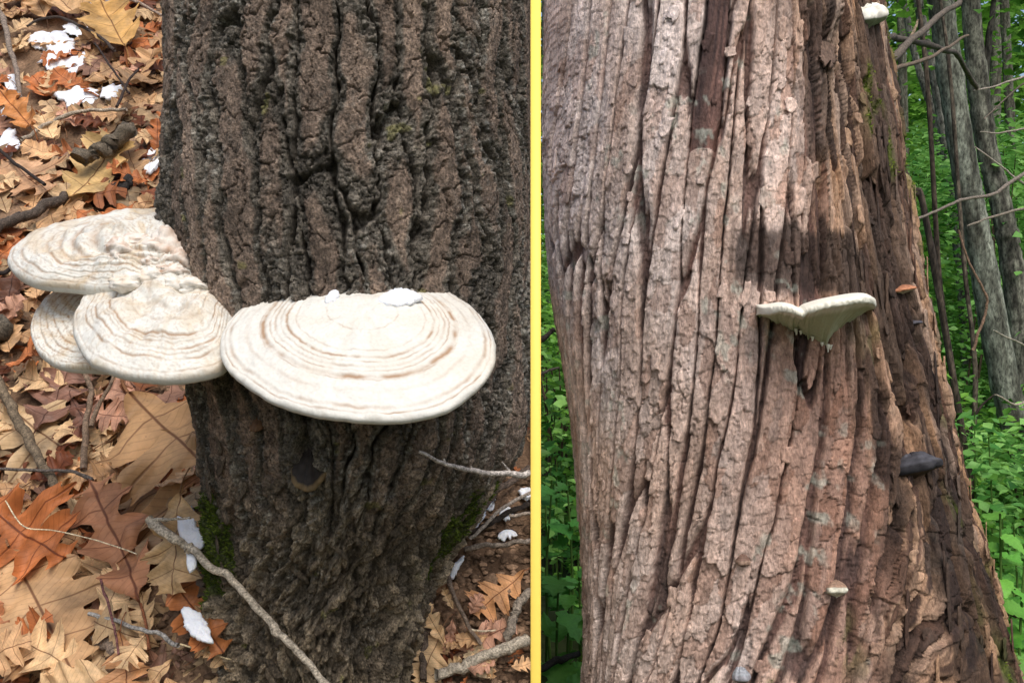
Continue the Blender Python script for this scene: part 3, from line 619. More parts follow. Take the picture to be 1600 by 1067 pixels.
p, n = front(right_axis, 1418, 460); conk('shelf_fungus', 'thin orange-brown fungus poking from the edge of the pale trunk', p + np.array([-.01, .0, .008]), (.95, -.3, .1), .036, .024, .009, lin(160, 108, 80), lin(190, 130, 96), lin(216, 196, 172), -.1, 9)
p, n = front(right_axis, 1434, 505); conk('shelf_fungus', 'tiny slate-grey fungus below the orange-brown one on the pale trunk', p + np.array([-.008, 0, 0]), (.95, -.3, .1), .022, .016, .006, lin(70, 68, 74), lin(80, 78, 84), lin(70, 58, 48), 0, 10)
p, n = front(right_axis, 1309, 925); conk('shelf_fungus', 'small pale banded button fungus among moss low on the pale trunk', p + n * -.012, (0, -1, .15), .040, .020, .016, lin(150, 122, 102), lin(206, 202, 184), lin(196, 188, 166), -.1, 11)
p, n = front(right_axis, 1156, 1060); conk('shelf_fungus', 'small slate-grey fungus at the foot of the pale trunk', p + n * -.008, (0, -1, .3), .034, .024, .016, lin(150, 154, 160), lin(140, 140, 146), lin(100, 90, 80), .1, 12)
p, n = front(right_axis, 1160, 880); conk('shelf_fungus', 'small warty bark-coloured knob on a ridge of the pale trunk', p + n * -.012, (-.4, -1, -.1), .030, .022, .014, lin(110, 86, 74), lin(150, 126, 110), lin(90, 70, 60), -.2, 13)

# white shelf on the pale trunk, seen from slightly below
def white_shelf():
    rim = [(1178, 482, 1.90), (1184, 481, 1.80), (1200, 480, 1.745), (1222, 477, 1.71), (1240, 480, 1.70), (1253, 485, 1.705), (1262, 480, 1.695), (1285, 473, 1.68), (1315, 467, 1.675), (1342, 463, 1.69), (1360, 463, 1.735), (1367, 468, 1.80), (1366, 474, 1.90)]
    att = [(1180, 486), (1190, 492), (1208, 500), (1226, 508), (1240, 516), (1252, 514), (1264, 526), (1280, 534), (1294, 538), (1306, 522), (1326, 508), (1350, 494), (1366, 480)]
    def rs(pts, n):
        pts = np.array(pts, float); m_ = len(pts); t = np.linspace(0, m_ - 1, n); i = np.minimum(t.astype(int), m_ - 2); f = (t - i)[:, None]
        p0, p1, p2, p3 = pts[np.maximum(i - 1, 0)], pts[i], pts[i + 1], pts[np.minimum(i + 2, m_ - 1)]
        return .5 * ((2 * p1) + (-p0 + p2) * f + (2 * p0 - 5 * p1 + 4 * p2 - p3) * f * f + (-p0 + 3 * p1 - 3 * p2 + p3) * f ** 3)
    NA = 180; r_ = rs(rim, NA); a_ = rs(att, NA); k = np.linspace(0, 60, NA)
    RP = np.array([P(*q) for q in r_]); AP = np.array([front(right_axis, q[0], q[1] + 3.0 * float(fbm(np.array([k[i]]), np.array([1.0]), 3, 401)[0]), -.012)[0] for i, q in enumerate(a_)])
    TP = np.array([front(right_axis, q[0], q[1] - 4, -.03)[0] for q in r_])
    rows, cols = [], []
    white = lin(236, 232, 216); pore = lin(192, 194, 162)
    for s in np.linspace(0, 1, 14):                                     # upper face, dips to the trunk
        q = TP * (1 - s) + RP * s; q[:, 2] += .004 * math.sin(s * math.pi); rows.append(q); cols.append(np.repeat(white[None], NA, 0))
    cen = RP.mean(0); TH = .013
    for s in np.linspace(0, 1, 9)[1:]:                                  # rounded rim
        a = s * math.pi; q = RP.copy(); q[:, 2] -= TH * (1 - math.cos(a)) / 2; q[:, 1] -= .006 * math.sin(a); q[:, 2] += .0024 * fbm(k * 2, k * 0 + s * 3, 3, 402); q[:, 1] -= .002 * fbm(k * 3, k * 0 + s * 5, 2, 412); rows.append(q); cols.append(np.repeat(white[None], NA, 0))
    base = rows[-1]
    for s in np.linspace(0, 1, 30)[1:]:                                 # pore face down to the ragged foot
        q = base * (1 - s) + AP * s; q[:, 1] += .010 * math.sin(s * math.pi); q += .0012 * np.stack([0 * k, fbm(k * .7, k * 0 + s * 9, 3, 403), fbm(k * .7, k * 0 + s * 9, 3, 404)], 1)
        if s > .97: q[:, 2] -= .006 * np.clip(fbm(k * 1.3, k * 0, 2, 405), 0, 1)
        f = ss(.05, .2, s); rows.append(q); cols.append(np.repeat((white * (1 - f) + pore * f)[None], NA, 0) * (1 + .06 * fbm(k * 3, k * 0 + s * 22, 3, 406))[:, None])
    V = np.stack(rows); C = np.stack(cols)
    t = thing('bracket_fungus', 'creamy white bracket fungus with a notched rim on the pale flaking trunk', 'fungus', tuple(AP[NA // 2]))
    build('cap', V.reshape(-1, 3), [grid_faces(len(rows), NA)], M['bracket'], t, col=C.reshape(-1, 3))
    f0 = []
    for (px, py, l) in ((1243, 516, .012), (1250, 519, .008), (1268, 528, .009), (1292, 540, .016), (1296, 541, .010), (1283, 537, .008)):
        q, n = front(right_axis, px, py, .004); f0.append((q, l))
    for q, l in f0:
        V = []; 
        for i in range(6):
            rr = .004 * (1 - .8 * i / 5)
            for j in range(6): V.append(q + np.array([rr * math.cos(j * math.pi / 3) + random.uniform(-.001, .001), rr * math.sin(j * math.pi / 3), -l * i / 5 + .003]))
        build('drip', V, [grid_faces(6, 6, True)], M['bracket'], t, col=np.repeat(white[None], 36, 0))
white_shelf()

# ------------------------------------------------------------------ dry oak leaves
def leaf_mesh(kind, ns, nw, curl, seed, length=1.0):
    """x along the midrib 0..1, y across, lobes swept forward; returns points, faces, leaf coordinates"""
    rg = np.random.default_rng(seed)
    s = np.linspace(0, 1, ns)
    amp = {'red': (.15, .27, .22), 'broad': (.17, .27, .24), 'plain': (.10, .15, .13), 'slim': (.08, .15, .12)}[kind]
    basew = {'red': .075, 'broad': .11, 'plain': .19, 'slim': .075}[kind]
    def half(sd):
        r2 = np.random.default_rng(sd); w_ = basew * np.sin(np.pi * np.clip(s, 0, 1) ** .8) ** .6 * ss(0, .1, s)
        for k, a in enumerate(amp):
            c = .25 * (k + 1); a = a * r2.uniform(.8, 1.15); wd = r2.uniform(.098, .118)
            t = np.abs(s - c) / wd; p_ = np.clip(1 - t ** 2.6, 0, 1) ** .8
            tooth = 0
            for dc, hh in ((0, .30), (-.052, .16), (.050, .20)):
                tooth = np.maximum(tooth, hh * r2.uniform(.6, 1.3) * np.clip(1 - np.abs(s - c - dc) / .024, 0, 1) ** 1.3)
            w_ = w_ + a * p_ * (.74 + tooth)
        tl = np.clip(1 - ((s - .93) / .07) ** 2, 0, 1) * .07; w_ = w_ + tl * (.6 + .8 * np.clip(1 - np.abs(s - .93) / .025, 0, 1))
        tip = np.clip((s - .93) / .07, 0, 1); w_ = w_ * (1 - tip) ** .9
        return w_
    HL, HR_ = half(seed * 3 + 1), half(seed * 3 + 2)
    f = np.linspace(-1, 1, 2 * nw + 1); Wd = np.where(f[None] < 0, HL[:, None], HR_[:, None]) * np.abs(f)[None] * np.sign(f)[None]
    X = s[:, None] * .90 + .46 * np.abs(Wd) * (1 - .35 * s[:, None]) + 0 * Wd; Y = Wd
    fold, bend, twist, rip = curl
    if ns >= 100: fold, bend, twist, rip = fold * 1.3 + .10, bend * 1.5 + .12, twist * 1.6 + .06, rip * 1.7 + .02
    Z = fold * np.abs(Y) ** 1.25 + bend * ((X - .45) ** 2 - .2) + twist * Y * (X - .5) + rip * fbm(X * 4 + seed, Y * 4, 3, seed) + .35 * rip * np.abs(f)[None] * np.sin(s[:, None] * 31.4)
    V = np.stack([X, Y, Z], -1).reshape(-1, 3) * length
    luv = np.stack([np.repeat(s[:, None], len(f), 1), Wd, 0 * Wd], -1).reshape(-1, 3)
    return V, grid_faces(ns, 2 * nw + 1), luv
def stalk_pts(l=.22, r=.007, bend=.05):
    V = []
    for i in range(7):
        t = i / 6
        for j in range(5): V.append((-l * t + .02, r * (1 + .6 * (t > .9)) * math.cos(j * 1.2566) + bend * t * t, r * math.sin(j * 1.2566) - .04 * t * t))
    return np.array(V), grid_faces(7, 5, True)
PROTO = {}
def proto(kind, ns, nw, curl, seed, stalk=True):
    key = (kind, ns, nw, curl, seed)
    if key not in PROTO:
        V, fc, luv = leaf_mesh(kind, ns, nw, curl, seed); SV, SF = stalk_pts()
        if not stalk: SV = SV[:0]; SF = SF[:0]
        me = build('oak_leaf', np.concatenate([V, SV]), [fc, SF + len(V)] if stalk else [fc], M['leaf'], vec=np.concatenate([luv, np.tile([.25, 0, 0], (len(SV), 1))]))
        d = me.data; bpy.data.objects.remove(me); PROTO[key] = d
    return PROTO[key]
def leaf_frame(pos, nrm, fwd, L):
    n = Vector(nrm).normalized(); x = Vector(fwd); x = (x - n * x.dot(n)).normalized(); y = n.cross(x)
    m = Matrix((x, y, n)).transposed().to_4x4(); return Matrix.Translation(Vector(pos)) @ m @ Matrix.Diagonal((L, L, L, 1))
HERO = []
def hero(base, tip, kind, rgb, label, lift=.03, tiltx=0.0, tilty=0.0, curl=(.12, .12, .1, .03), seed=1, d=None, dt=None):
    """a leaf laid with its stalk end and tip at two photograph pixels"""
    a = bank_pt(*base, lift) if d is None else P(*base, d); b = bank_pt(*tip, lift) if d is None else P(*tip, dt or d)
    mid = np.array([(base[0] + tip[0]) / 2, (base[1] + tip[1]) / 2]); pv = np.array([-(tip[1] - base[1]), tip[0] - base[0]]) * .22
    lat = Vector(bank_pt(*(mid + pv), lift) - bank_pt(*(mid - pv), lift)); n = Vector(b - a).cross(lat).normalized(); n = n if n.y < 0 else -n
    n = (n * .75 + BN * .25 + Vector((tiltx, tilty, 0))).normalized()
    # bring the leaf forward along its own lines of sight until it lies on the litter instead of in it
    eye = np.array([0, 0, CZ]); kk = 1.0
    for _ in range(14):
        A_ = eye + (a - eye) * kk; B_ = eye + (b - eye) * kk; ld = np.array(n.cross(Vector(B_ - A_))) * .25
        if all(q[2] > float(bank_z(q[0], q[1])) + .008 for t_ in (.1, .35, .6, .85) for q in (A_ + (B_ - A_) * t_, A_ + (B_ - A_) * t_ + ld, A_ + (B_ - A_) * t_ - ld)): break
        kk -= .006
    a, b = A_, B_
    fwd = Vector(b - a); L = fwd.length / .90
    o = bpy.data.objects.new('oak_leaf', proto(kind, 100, 6, curl, seed, False)); COL.objects.link(o)
    rgb = tuple(np.array(rgb) * .86 + .14 * np.mean(rgb) + 8); o.matrix_world = leaf_frame(a, n, fwd, L); o.color = (*np.clip(lin(*rgb), 0, 1), 1); tag(o, label, 'leaf'); HERO.append(((base[0] + tip[0]) / 2, (base[1] + tip[1]) / 2, math.hypot(base[0] - tip[0], base[1] - tip[1])))
    if 'stalk' not in PROTO:
        SV, SF = stalk_pts(); so_ = build('stalk', SV, [SF], M['wood']); PROTO['stalk'] = so_.data; bpy.data.objects.remove(so_)
    k_ = bpy.data.objects.new('stalk', PROTO['stalk']); COL.objects.link(k_); k_.parent = o; k_.color = (*(lin(*rgb) * np.array([.5, .4, .38])), 1)
    return o
hero((212, 640), (352, 752), 'broad', (196, 146, 92), 'large tan oak leaf with broad lobes leaning on the dark trunk below the brackets', .05, .1, curl=(.10, .05, .1, .03), seed=3)
hero((236, 690), (262, 880), 'plain', (168, 128, 84), 'olive-tan oak leaf hanging below the large tan one', .045, curl=(.18, .1, .0, .03), seed=5)
hero((10, 640), (150, 742), 'broad', (206, 170, 122), 'pale straw oak leaf crossed by a leaning grey stick', .02, curl=(.06, .06, .05, .03), seed=6)
hero((62, 690), (118, 584), 'broad', (142, 98, 78), 'purple-brown oak leaf under the small bracket fungus', .03, curl=(.14, .2, .2, .04), seed=7)
hero((26, 872), (122, 1062), 'plain', (204, 156, 104), 'very large tan oak leaf lying flat with a dark midrib', .045, curl=(.03, .05, .02, .02), seed=8)
hero((234, 972), (168, 790), 'slim', (190, 124, 80), 'russet oak leaf standing on its stalk with its tip up', .05, .05, curl=(.22, .12, .1, .04), seed=9)
hero((-30, 800), (122, 905), 'red', (206, 112, 50), 'bright orange deeply lobed oak leaf curling over the big tan one', .07, curl=(.25, .1, .1, .05), seed=10)
hero((282, 765), (285, 930), 'plain', (200, 160, 108), 'straw oak leaf holding an hourglass patch of snow', .035, curl=(.12, .05, .0, .04), seed=11, d=1.535, dt=1.50)
hero((256, 888), (352, 1022), 'slim', (184, 106, 52), 'cupped orange-brown oak leaf holding a lozenge of snow', .05, curl=(.45, .1, .05, .04), seed=12, d=1.52, dt=1.455)
hero((205, 1012), (215, 1140), 'red', (212, 148, 92), 'peach oak leaf with a purple stalk at the bottom edge of the litter', .06, curl=(.2, .1, 0, .04), seed=13)
hero((85, 850), (170, 790), 'slim', (216, 188, 144), 'crumpled cream oak leaf beside the bright orange one', .05, curl=(.3, .4, .4, .08), seed=14)
hero((822, 900), (738, 968), 'red', (216, 150, 92), 'orange-tan deeply lobed oak leaf on bare soil by the yellow board', .02, curl=(.05, .08, .05, .02), seed=15)
hero((118, 338), (196, 246), 'plain', (214, 172, 104), 'broad golden oak leaf propped up behind the topmost bracket', .05, 0, -.25, curl=(.30, .3, .1, .03), seed=16)
hero((206, 104), (172, 50), 'plain', (212, 160, 84), 'upright golden oak leaf in the snowy part of the litter', .06, .1, -.3, curl=(.25, .1, .1, .03), seed=17)
hero((64, 232), (14, 176), 'slim', (204, 128, 62), 'standing orange oak leaf with crinkled veins', .07, -.1, -.3, curl=(.25, .2, .1, .05), seed=18)
hero((140, 45), (82, 12), 'plain', (218, 172, 118), 'long folded buff oak leaf near the snow patches', .05, .1, curl=(.5, .1, .1, .03), seed=19)
hero((10, 262), (80, 312), 'broad', (210, 158, 112), 'peach-tan oak leaf beneath the thin dark stick', .04, curl=(.1, .1, .1, .03), seed=20)
hero((40, 440), (0, 520), 'slim', (104, 62, 42), 'dark chocolate oak leaf in the shade under the brackets', .05, curl=(.3, .2, .1, .05), seed=21)
hero((30, 600), (75, 570), 'slim', (186, 116, 66), 'small curled orange oak leaf under the small bracket fungus', .05, curl=(.5, .3, .1, .05), seed=22)
hero((0, 940), (8, 1060), 'slim', (190, 118, 72), 'narrow copper oak leaf tucked under the very large tan one', .05, curl=(.4, .2, .1, .05), seed=23)
hero((120, 640), (150, 690), 'slim', (128, 84, 66), 'small maroon oak leaf beside an upright twig', .04, curl=(.3, .3, .2, .05), seed=24)
hero((690, 1060), (722, 1035), 'plain', (206, 168, 116), 'tiny buff leaf scrap on soil at the foot of the trunk', .015, curl=(.5, .4, .2, .05), seed=25)
hero((770, 1070), (735, 1020), 'plain', (224, 196, 150), 'curled cream leaf on the soil behind the thick pale stick', .02, curl=(.7, .5, .2, .05), seed=26)
hero((672, 938), (702, 918), 'plain', (206, 152, 104), 'crumpled fawn leaf scrap against the foot of the trunk', .02, curl=(.9, .6, .3, .08), seed=27)
hero((728, 985), (745, 1010), 'slim', (190, 130, 84), 'little rolled brown leaf among thin twigs on the soil', .02, curl=(.9, .6, .3, .08), seed=28)

CLS = [('pale buff oak leaf lying in the litter', (228, 192, 146), .28), ('tan oak leaf lying in the litter', (216, 172, 126), .27), ('orange-brown oak leaf lying in the litter', (196, 120, 70), .23),
       ('pinkish fawn oak leaf lying in the litter', (208, 158, 130), .13), ('dark russet oak leaf lying in the litter', (128, 72, 44), .12)]
curls = [(.10, .15, .1, .07), (.35, .25, .1, .08), (-.25, -.3, .3, .08), (.6, .3, -.3, .09), (.2, -.4, .4, .09), (.05, .5, -.2, .08)]
NPR = [proto(k, 56, 3, curls[(i + j) % 6], 60 + i * 7 + j) for i, k in enumerate(('red', 'broad', 'plain', 'slim')) for j in range(4)]
def pick():
    r = random.random(); a = 0
    for c in CLS:
        a += c[2]
        if r < a: return c
    return CLS[0]
def rand_normal(spread, base=None):
    return ((base or BN) + Vector((random.gauss(0, spread), random.gauss(0, spread), random.gauss(0, spread * .6)))).normalized()
cnt = 0
while cnt < 275:
    # even over the visible litter, a little denser where it is near
    py = random.uniform(-40, 1085); px = random.uniform(-70, 330)
    if random.random() < .06: px, py = random.uniform(690, 815), random.uniform(960, 1080)
    elif px > 255 and py < 330 and random.random() < .5: continue
    if any(math.hypot(px - q[0], py - q[1]) < q[2] * .42 for q in HERO) and random.random() < .9: continue
    p = bank_pt(px, py, random.uniform(.002, .035))
    ax_, ad, ar = [float(np.ravel(v)[0]) for v in left_axis(np.array([py]))]
    if math.hypot(p[0] - ax_, p[1] - ad) < ar + .03: continue
    if p[0] > -.1: L = random.uniform(.03, .07)
    else: L = random.uniform(.085, .15) * (1.0 + .20 * max(0, p[1] - 1.8))
    c = pick(); ang = random.uniform(0, 2 * math.pi)
    ki = random.randrange(16); o = bpy.data.objects.new('oak_leaf', NPR[ki]); COL.objects.link(o)
    o.matrix_world = leaf_frame(p, rand_normal(.30, bank_n(p[0], p[1])), (math.cos(ang), math.sin(ang) * .7, math.sin(ang) * .7), L)
    v = random.uniform(.82, 1.18); o.color = (*np.clip(lin(*c[1]) * v, 0, 1), 1)
    if p[0] > -.1: tag(o, 'small ' + c[0].replace('lying in the litter', 'scrap on the soil right of the trunk foot').replace(' right of the', ' beside the'), 'leaf', 'leaf scraps on the soil')
    else: tag(o, ('small ' if L < .11 else 'large ' if L > .16 else '') + c[0].replace('oak leaf', ('deeply cut oak leaf', 'broad-lobed oak leaf', 'shallow-lobed oak leaf', 'narrow oak leaf')[ki // 4]), 'leaf', 'oak leaves of the litter')
    cnt += 1
def litter_mass():
    VV, FF, CC, LU = [], [], [], []; o = 0
    base = [leaf_mesh(k, 34, 1, curls[i], 80 + i) for i, k in enumerate(('red', 'broad', 'plain', 'slim', 'red', 'plain'))]
    for i in range(2700):
        if i < 1500: X = random.uniform(-1.3, -.22); Y = random.uniform(1.35, 3.8)
        elif i < 2300: X = random.uniform(-3.0, .0); Y = random.uniform(1.0, 4.4)
        else: Y = random.uniform(1.86, 2.6); X = random.uniform(-.4, BX * Y - .085)
        if X > -.30 and Y < 1.86: continue
        z = float(bank_z(X, Y)) + random.uniform(-.004, .012); V, fc, lu = random.choice(base); ang = random.uniform(0, 6.28); c = pick(); L = random.uniform(.09, .15) * (1.0 + .18 * max(0, Y - 1.8))
        if i >= 2580: L = random.uniform(.03, .042); Y = random.uniform(1.8, 2.15); X = random.uniform(-.08, BX * Y - .03); z = float(bank_z(X, Y)) + random.uniform(.0, .012)
        elif i >= 2300: L = random.uniform(.05, .075)
        elif X > BX * Y - .26: continue
        m = np.array(leaf_frame((X, Y, z), rand_normal(.22, bank_n(X, Y)), (math.cos(ang), math.sin(ang) * .7, math.sin(ang) * .7), L))
        VV.append(V @ m[:3, :3].T + m[:3, 3]); FF.append(fc + o); o += len(V); LU.append(lu); CC.append(np.repeat((lin(*c[1]) * random.uniform(.35, 1.0))[None], len(V), 0))  # colours dimmed so the gaps under the top leaves look shaded
    ob = build('leaf_litter', np.concatenate(VV), [np.concatenate(FF)], M['leaf_mass'], col=np.concatenate(CC), vec=np.concatenate(LU))
    tag(ob, 'deep layer of fallen oak leaves beneath the topmost ones on the bank', 'leaf litter', kind='stuff')
litter_mass()
# snow on and among the leaves
snow_blob('hourglass patch of snow on the straw oak leaf', [(277, 800), (292, 793), (308, 800), (306, 815), (322, 838), (318, 856), (308, 862), (309, 892), (300, 900), (291, 892), (290, 860), (281, 838)], 1.488, .006, BN)
snow_blob('lozenge of snow cupped in the orange-brown oak leaf', [(281, 948), (292, 945), (318, 962), (330, 995), (334, 1003), (318, 1004), (292, 985)], 1.452, .006, BN)
for pts, lb in (([(48, 62), (75, 55), (105, 62), (100, 76), (70, 76)], 'broad snow patch between the long buff leaf and the golden one'),
                ([(70, 88), (100, 72), (128, 78), (120, 105), (95, 110)], 'snow patch below the broad one in the upper litter'),
                ([(105, 42), (125, 38), (150, 48), (135, 56), (112, 54)], 'thin snow patch under the long buff leaf'),
                ([(95, 150), (125, 146), (148, 140), (140, 156), (110, 162)], 'flat snow patch among pinkish leaves in the upper litter'),
                ([(160, 145), (178, 132), (186, 142), (172, 156)], 'small snow patch near the upright golden leaf'),
                ([(224, 258), (240, 240), (254, 246), (244, 264), (230, 270)], 'snow patch beside the mossy broken branch'),
                ([(0, 222), (18, 212), (26, 232), (14, 246), (0, 244)], 'snow patch beside the standing orange leaf'),
                ([(140, 12), (175, 6), (190, 16), (160, 24)], 'snow patch at the top of the litter slope'),
                ([(5, 170), (14, 166), (16, 178), (6, 182)], 'tiny snow fleck above the standing orange leaf'),
                ([(10, 128), (22, 124), (22, 136), (12, 138)], 'tiny snow fleck by the grey branch')):
    snow_blob(lb, [(np.mean([q[0] for q in pts]) + (x - np.mean([q[0] for q in pts])) * 1.3, np.mean([q[1] for q in pts]) + (y - np.mean([q[1] for q in pts])) * 1.3) for x, y in pts], None, .007)
for pts, lb in (([(722, 832), (740, 812), (758, 800), (752, 816), (734, 836)], 'narrow streak of snow beside the mossy foot of the trunk'),
                ([(756, 790), (764, 764), (774, 772), (768, 796)], 'upright sliver of snow beside a round knot of wood'),
                ([(778, 806), (790, 790), (802, 800), (790, 812)], 'snow fleck among crossed twigs'),
                ([(812, 768), (828, 766), (829, 784), (816, 780)], 'snow fleck against the yellow board'),
                ([(778, 834), (800, 828), (806, 836), (786, 844)], 'flat snow fleck under the thin twigs'),
                ([(702, 902), (716, 876), (724, 872), (716, 894), (706, 906)], 'short streak of snow among root twigs')):
    snow_blob(lb, pts, None, .005)

# ------------------------------------------------------------------ sticks and twigs
def tube(pts, rad, seg=10, rough=.12, seed=0, sub=8, wig=True):
    pts = np.array(pts, float); n = len(pts); out = []; rr = []
    for i in range(n - 1):
        p0, p1, p2, p3 = pts[max(i - 1, 0)], pts[i], pts[i + 1], pts[min(i + 2, n - 1)]
        for k in range(sub):
            t = k / sub; out.append(.5 * ((2 * p1) + (-p0 + p2) * t + (2 * p0 - 5 * p1 + 4 * p2 - p3) * t * t + (-p0 + 3 * p1 - 3 * p2 + p3) * t ** 3)); rr.append(rad[i] * (1 - t) + rad[i + 1] * t)
    out.append(pts[-1]); rr.append(rad[-1]); out = np.array(out); rr = np.array(rr); m = len(out)
    wg = np.arange(m) / sub * 2.2 + seed; out = out + (np.stack([fbm(wg, wg * 0 + 1.3, 3, seed), fbm(wg, wg * 0 + 4.1, 3, seed + 1), fbm(wg, wg * 0 + 7.7, 3, seed + 2)], 1) * (rr * 1.1)[:, None] if wig else 0)
    tg = np.gradient(out, axis=0); tg /= np.linalg.norm(tg, axis=1)[:, None] + 1e-9
    ref = np.array([0.3, .2, 1.0]) if abs(tg[:, 2]).mean() < .8 else np.array([1.0, .2, .1])
    a = np.cross(tg, ref); a /= np.linalg.norm(a, axis=1)[:, None]; b = np.cross(tg, a)
    th = np.linspace(0, 2 * np.pi, seg, endpoint=False); TH, IL = np.meshgrid(th, np.arange(m))
    f = 1 + rough * fbm(np.cos(TH) * 1.5 + seed + IL * .5, np.sin(TH) * 1.5 + IL * .31, 3, seed) + rough * 1.0 * (vn(IL * .37 + seed, IL * 0., seed) > .8)
    V = out[:, None] + (np.cos(TH) * f * rr[:, None])[..., None] * a[:, None] + (np.sin(TH) * f * rr[:, None])[..., None] * b[:, None]
    q = grid_faces(m, seg, True)
    return V.reshape(-1, 3), [q, np.array([list(range(seg))]), np.array([list(range((m - 1) * seg, m * seg))[::-1]])]
def join(parts):
    VV, F4, FN, o = [], [], [], 0
    for V, fs in parts:
        VV.append(V); F4.append(fs[0] + o); FN += [f + o for f in fs[1:]]; o += len(V)
    return np.concatenate(VV), [np.concatenate(F4), np.concatenate(FN)]
def stick(label, pts, r, rgb, lift=.05, ds=None, branches=(), name='stick', cat='stick', group=None, seg=10, rough=.12):
    W_ = [bank_pt(x, y, lift) if ds is None else P(x, y, ds[i]) for i, (x, y) in enumerate(pts)]
    rads = [r[0] + (r[1] - r[0]) * i / (len(pts) - 1) for i in range(len(pts))]
    base = W_[0]; V, fs = tube(W_, rads, seg, rough, random.randrange(90))
    if not branches:
        o = build(name, V - base, fs, M['wood']); o.location = base; tag(o, label, cat, group); o.color = (*lin(*rgb), 1); return o
    t = thing(name, label, cat, tuple(base), group); o = build('stem', V, fs, M['wood'], t); o.color = (*lin(*rgb), 1)
    for (bp, br) in branches:
        B = [bank_pt(x, y, lift + .01 * i) if ds is None else P(x, y, np.interp(x, sorted(q[0] for q in pts), [dd for _, dd in sorted(zip([q[0] for q in pts], ds))])) for i, (x, y) in enumerate(bp)]
        V, fs = tube(B, [br * (1 - .5 * i / (len(bp) - 1)) for i in range(len(bp))], 8, rough, random.randrange(90)); b = build('side_twig', V, fs, M['wood'], t); b.color = (*lin(*rgb), 1)
    return t
stick('long pale knotted stick slanting across the foot of the dark trunk', [(228, 812), (262, 832), (300, 856), (345, 892), (390, 938), (440, 990), (480, 1034), (520, 1080)], (.0065, .0048), (176, 164, 146), ds=[1.50, 1.48, 1.46, 1.425, 1.40, 1.38, 1.36, 1.34], branches=[([(236, 812), (265, 811), (298, 809)], .003), ([(296, 856), (297, 848)], .006)], rough=.25)
stick('grey leaning stick crossing the pale straw leaf', [(-6, 604), (30, 660), (62, 718), (92, 770), (116, 806)], (.010, .0075), (112, 98, 80), .06)
stick('upright forked brown twig between the grey stick and the large tan leaf', [(128, 585), (148, 615), (157, 650), (153, 700), (146, 770)], (.0045, .0065), (126, 106, 88), .07, branches=[([(150, 618), (165, 604), (180, 588)], .004), ([(160, 705), (175, 670), (196, 640), (206, 600)], .005)])
stick('thin horizontal twig lying under the grey leaning stick', [(-5, 770), (60, 772), (125, 774), (165, 788)], (.0026, .0035), (96, 88, 82), .075)
stick('thin silvery stick with short side twigs against the right side of the dark trunk', [(656, 706), (690, 722), (740, 736), (790, 740), (829, 742)], (.0022, .0050), (190, 180, 172), ds=[1.30, 1.32, 1.36, 1.40, 1.43], branches=[([(695, 723), (693, 716)], .002), ([(735, 735), (737, 728)], .002), ([(800, 741), (784, 722)], .002)])
stick('arched pale twig in the upper litter', [(42, 244), (75, 222), (115, 204), (160, 196), (205, 197)], (.006, .0045), (164, 150, 132), .05, rough=.25)
stick('thin black twig slanting through the upper litter', [(-6, 248), (35, 280), (80, 315)], (.0045, .0045), (52, 44, 40), .05)
stick('short mossy broken branch lying on the golden leaf', [(146, 291), (165, 280), (190, 266), (215, 252)], (.017, .022), (104, 94, 80), .085, rough=.5)
stick('dark bent branch end showing below the mossy broken one', [(176, 306), (195, 310), (208, 296)], (.014, .012), (46, 42, 40), .03)
stick('grey branch standing at the edge of the upper litter', [(-6, 12), (12, 50), (26, 100), (38, 135), (46, 185)], (.010, .006), (132, 118, 106), .06)
stick('long dark branch passing behind the topmost bracket', [(-8, 392), (30, 372), (70, 352), (110, 330)], (.014, .012), (84, 74, 66), .05)
stick('thin black twig in the shade under the topmost bracket', [(-6, 458), (20, 448), (45, 432)], (.006, .004), (48, 42, 40), .05)
stick('bare forked twig near the top of the litter slope', [(170, 4), (200, 24), (235, 40), (262, 58)], (.006, .004), (150, 132, 118), .07, branches=[([(200, 20), (196, 45)], .005), ([(205, 18), (240, 16), (262, 28)], .004)])
stick('thin dark twig arching over the snow patches', [(55, 78), (95, 62), (130, 74), (165, 92), (190, 118)], (.0035, .005), (70, 60, 54), .08)
stick('thin dark twig rising to the trunk past the arched pale one', [(195, 208), (210, 170), (228, 146)], (.004, .003), (60, 50, 46), .08)
stick('long thin dark twig slanting under the upright golden leaf', [(160, 100), (178, 130), (200, 162), (214, 180)], (.003, .003), (58, 48, 44), .07)
stick('dark pointed stump of rotten wood at the edge of the litter', [(-10, 560), (8, 545), (26, 530)], (.030, .016), (92, 84, 72), .05, rough=.5)
stick('thin white grass stem curved across the russet leaf', [(44, 838), (72, 878), (118, 884), (180, 900), (242, 922)], (.0012, .0010), (226, 210, 176), .11, name='grass_stem', cat='stem', seg=6)
stick('pale stick lying under the very large tan leaf', [(152, 982), (200, 996), (250, 1012), (292, 1032)], (.0035, .0035), (150, 146, 140), .05)
stick('purple leaf stalk standing beside the peach leaf', [(180, 946), (192, 985), (202, 1020), (208, 1060)], (.0022, .0018), (112, 74, 72), .08, name='leaf_stalk', cat='stalk', seg=6)
stick('grey twig stub between the leaves at the bottom of the litter', [(155, 1012), (175, 1026), (195, 1038)], (.009, .009), (128, 112, 98), .03)
stick('thin grass stem crossing the soil below the lozenge of snow', [(296, 1035), (330, 1046), (374, 1058)], (.0015, .0012), (206, 186, 148), .06, name='grass_stem', cat='stem', seg=6)
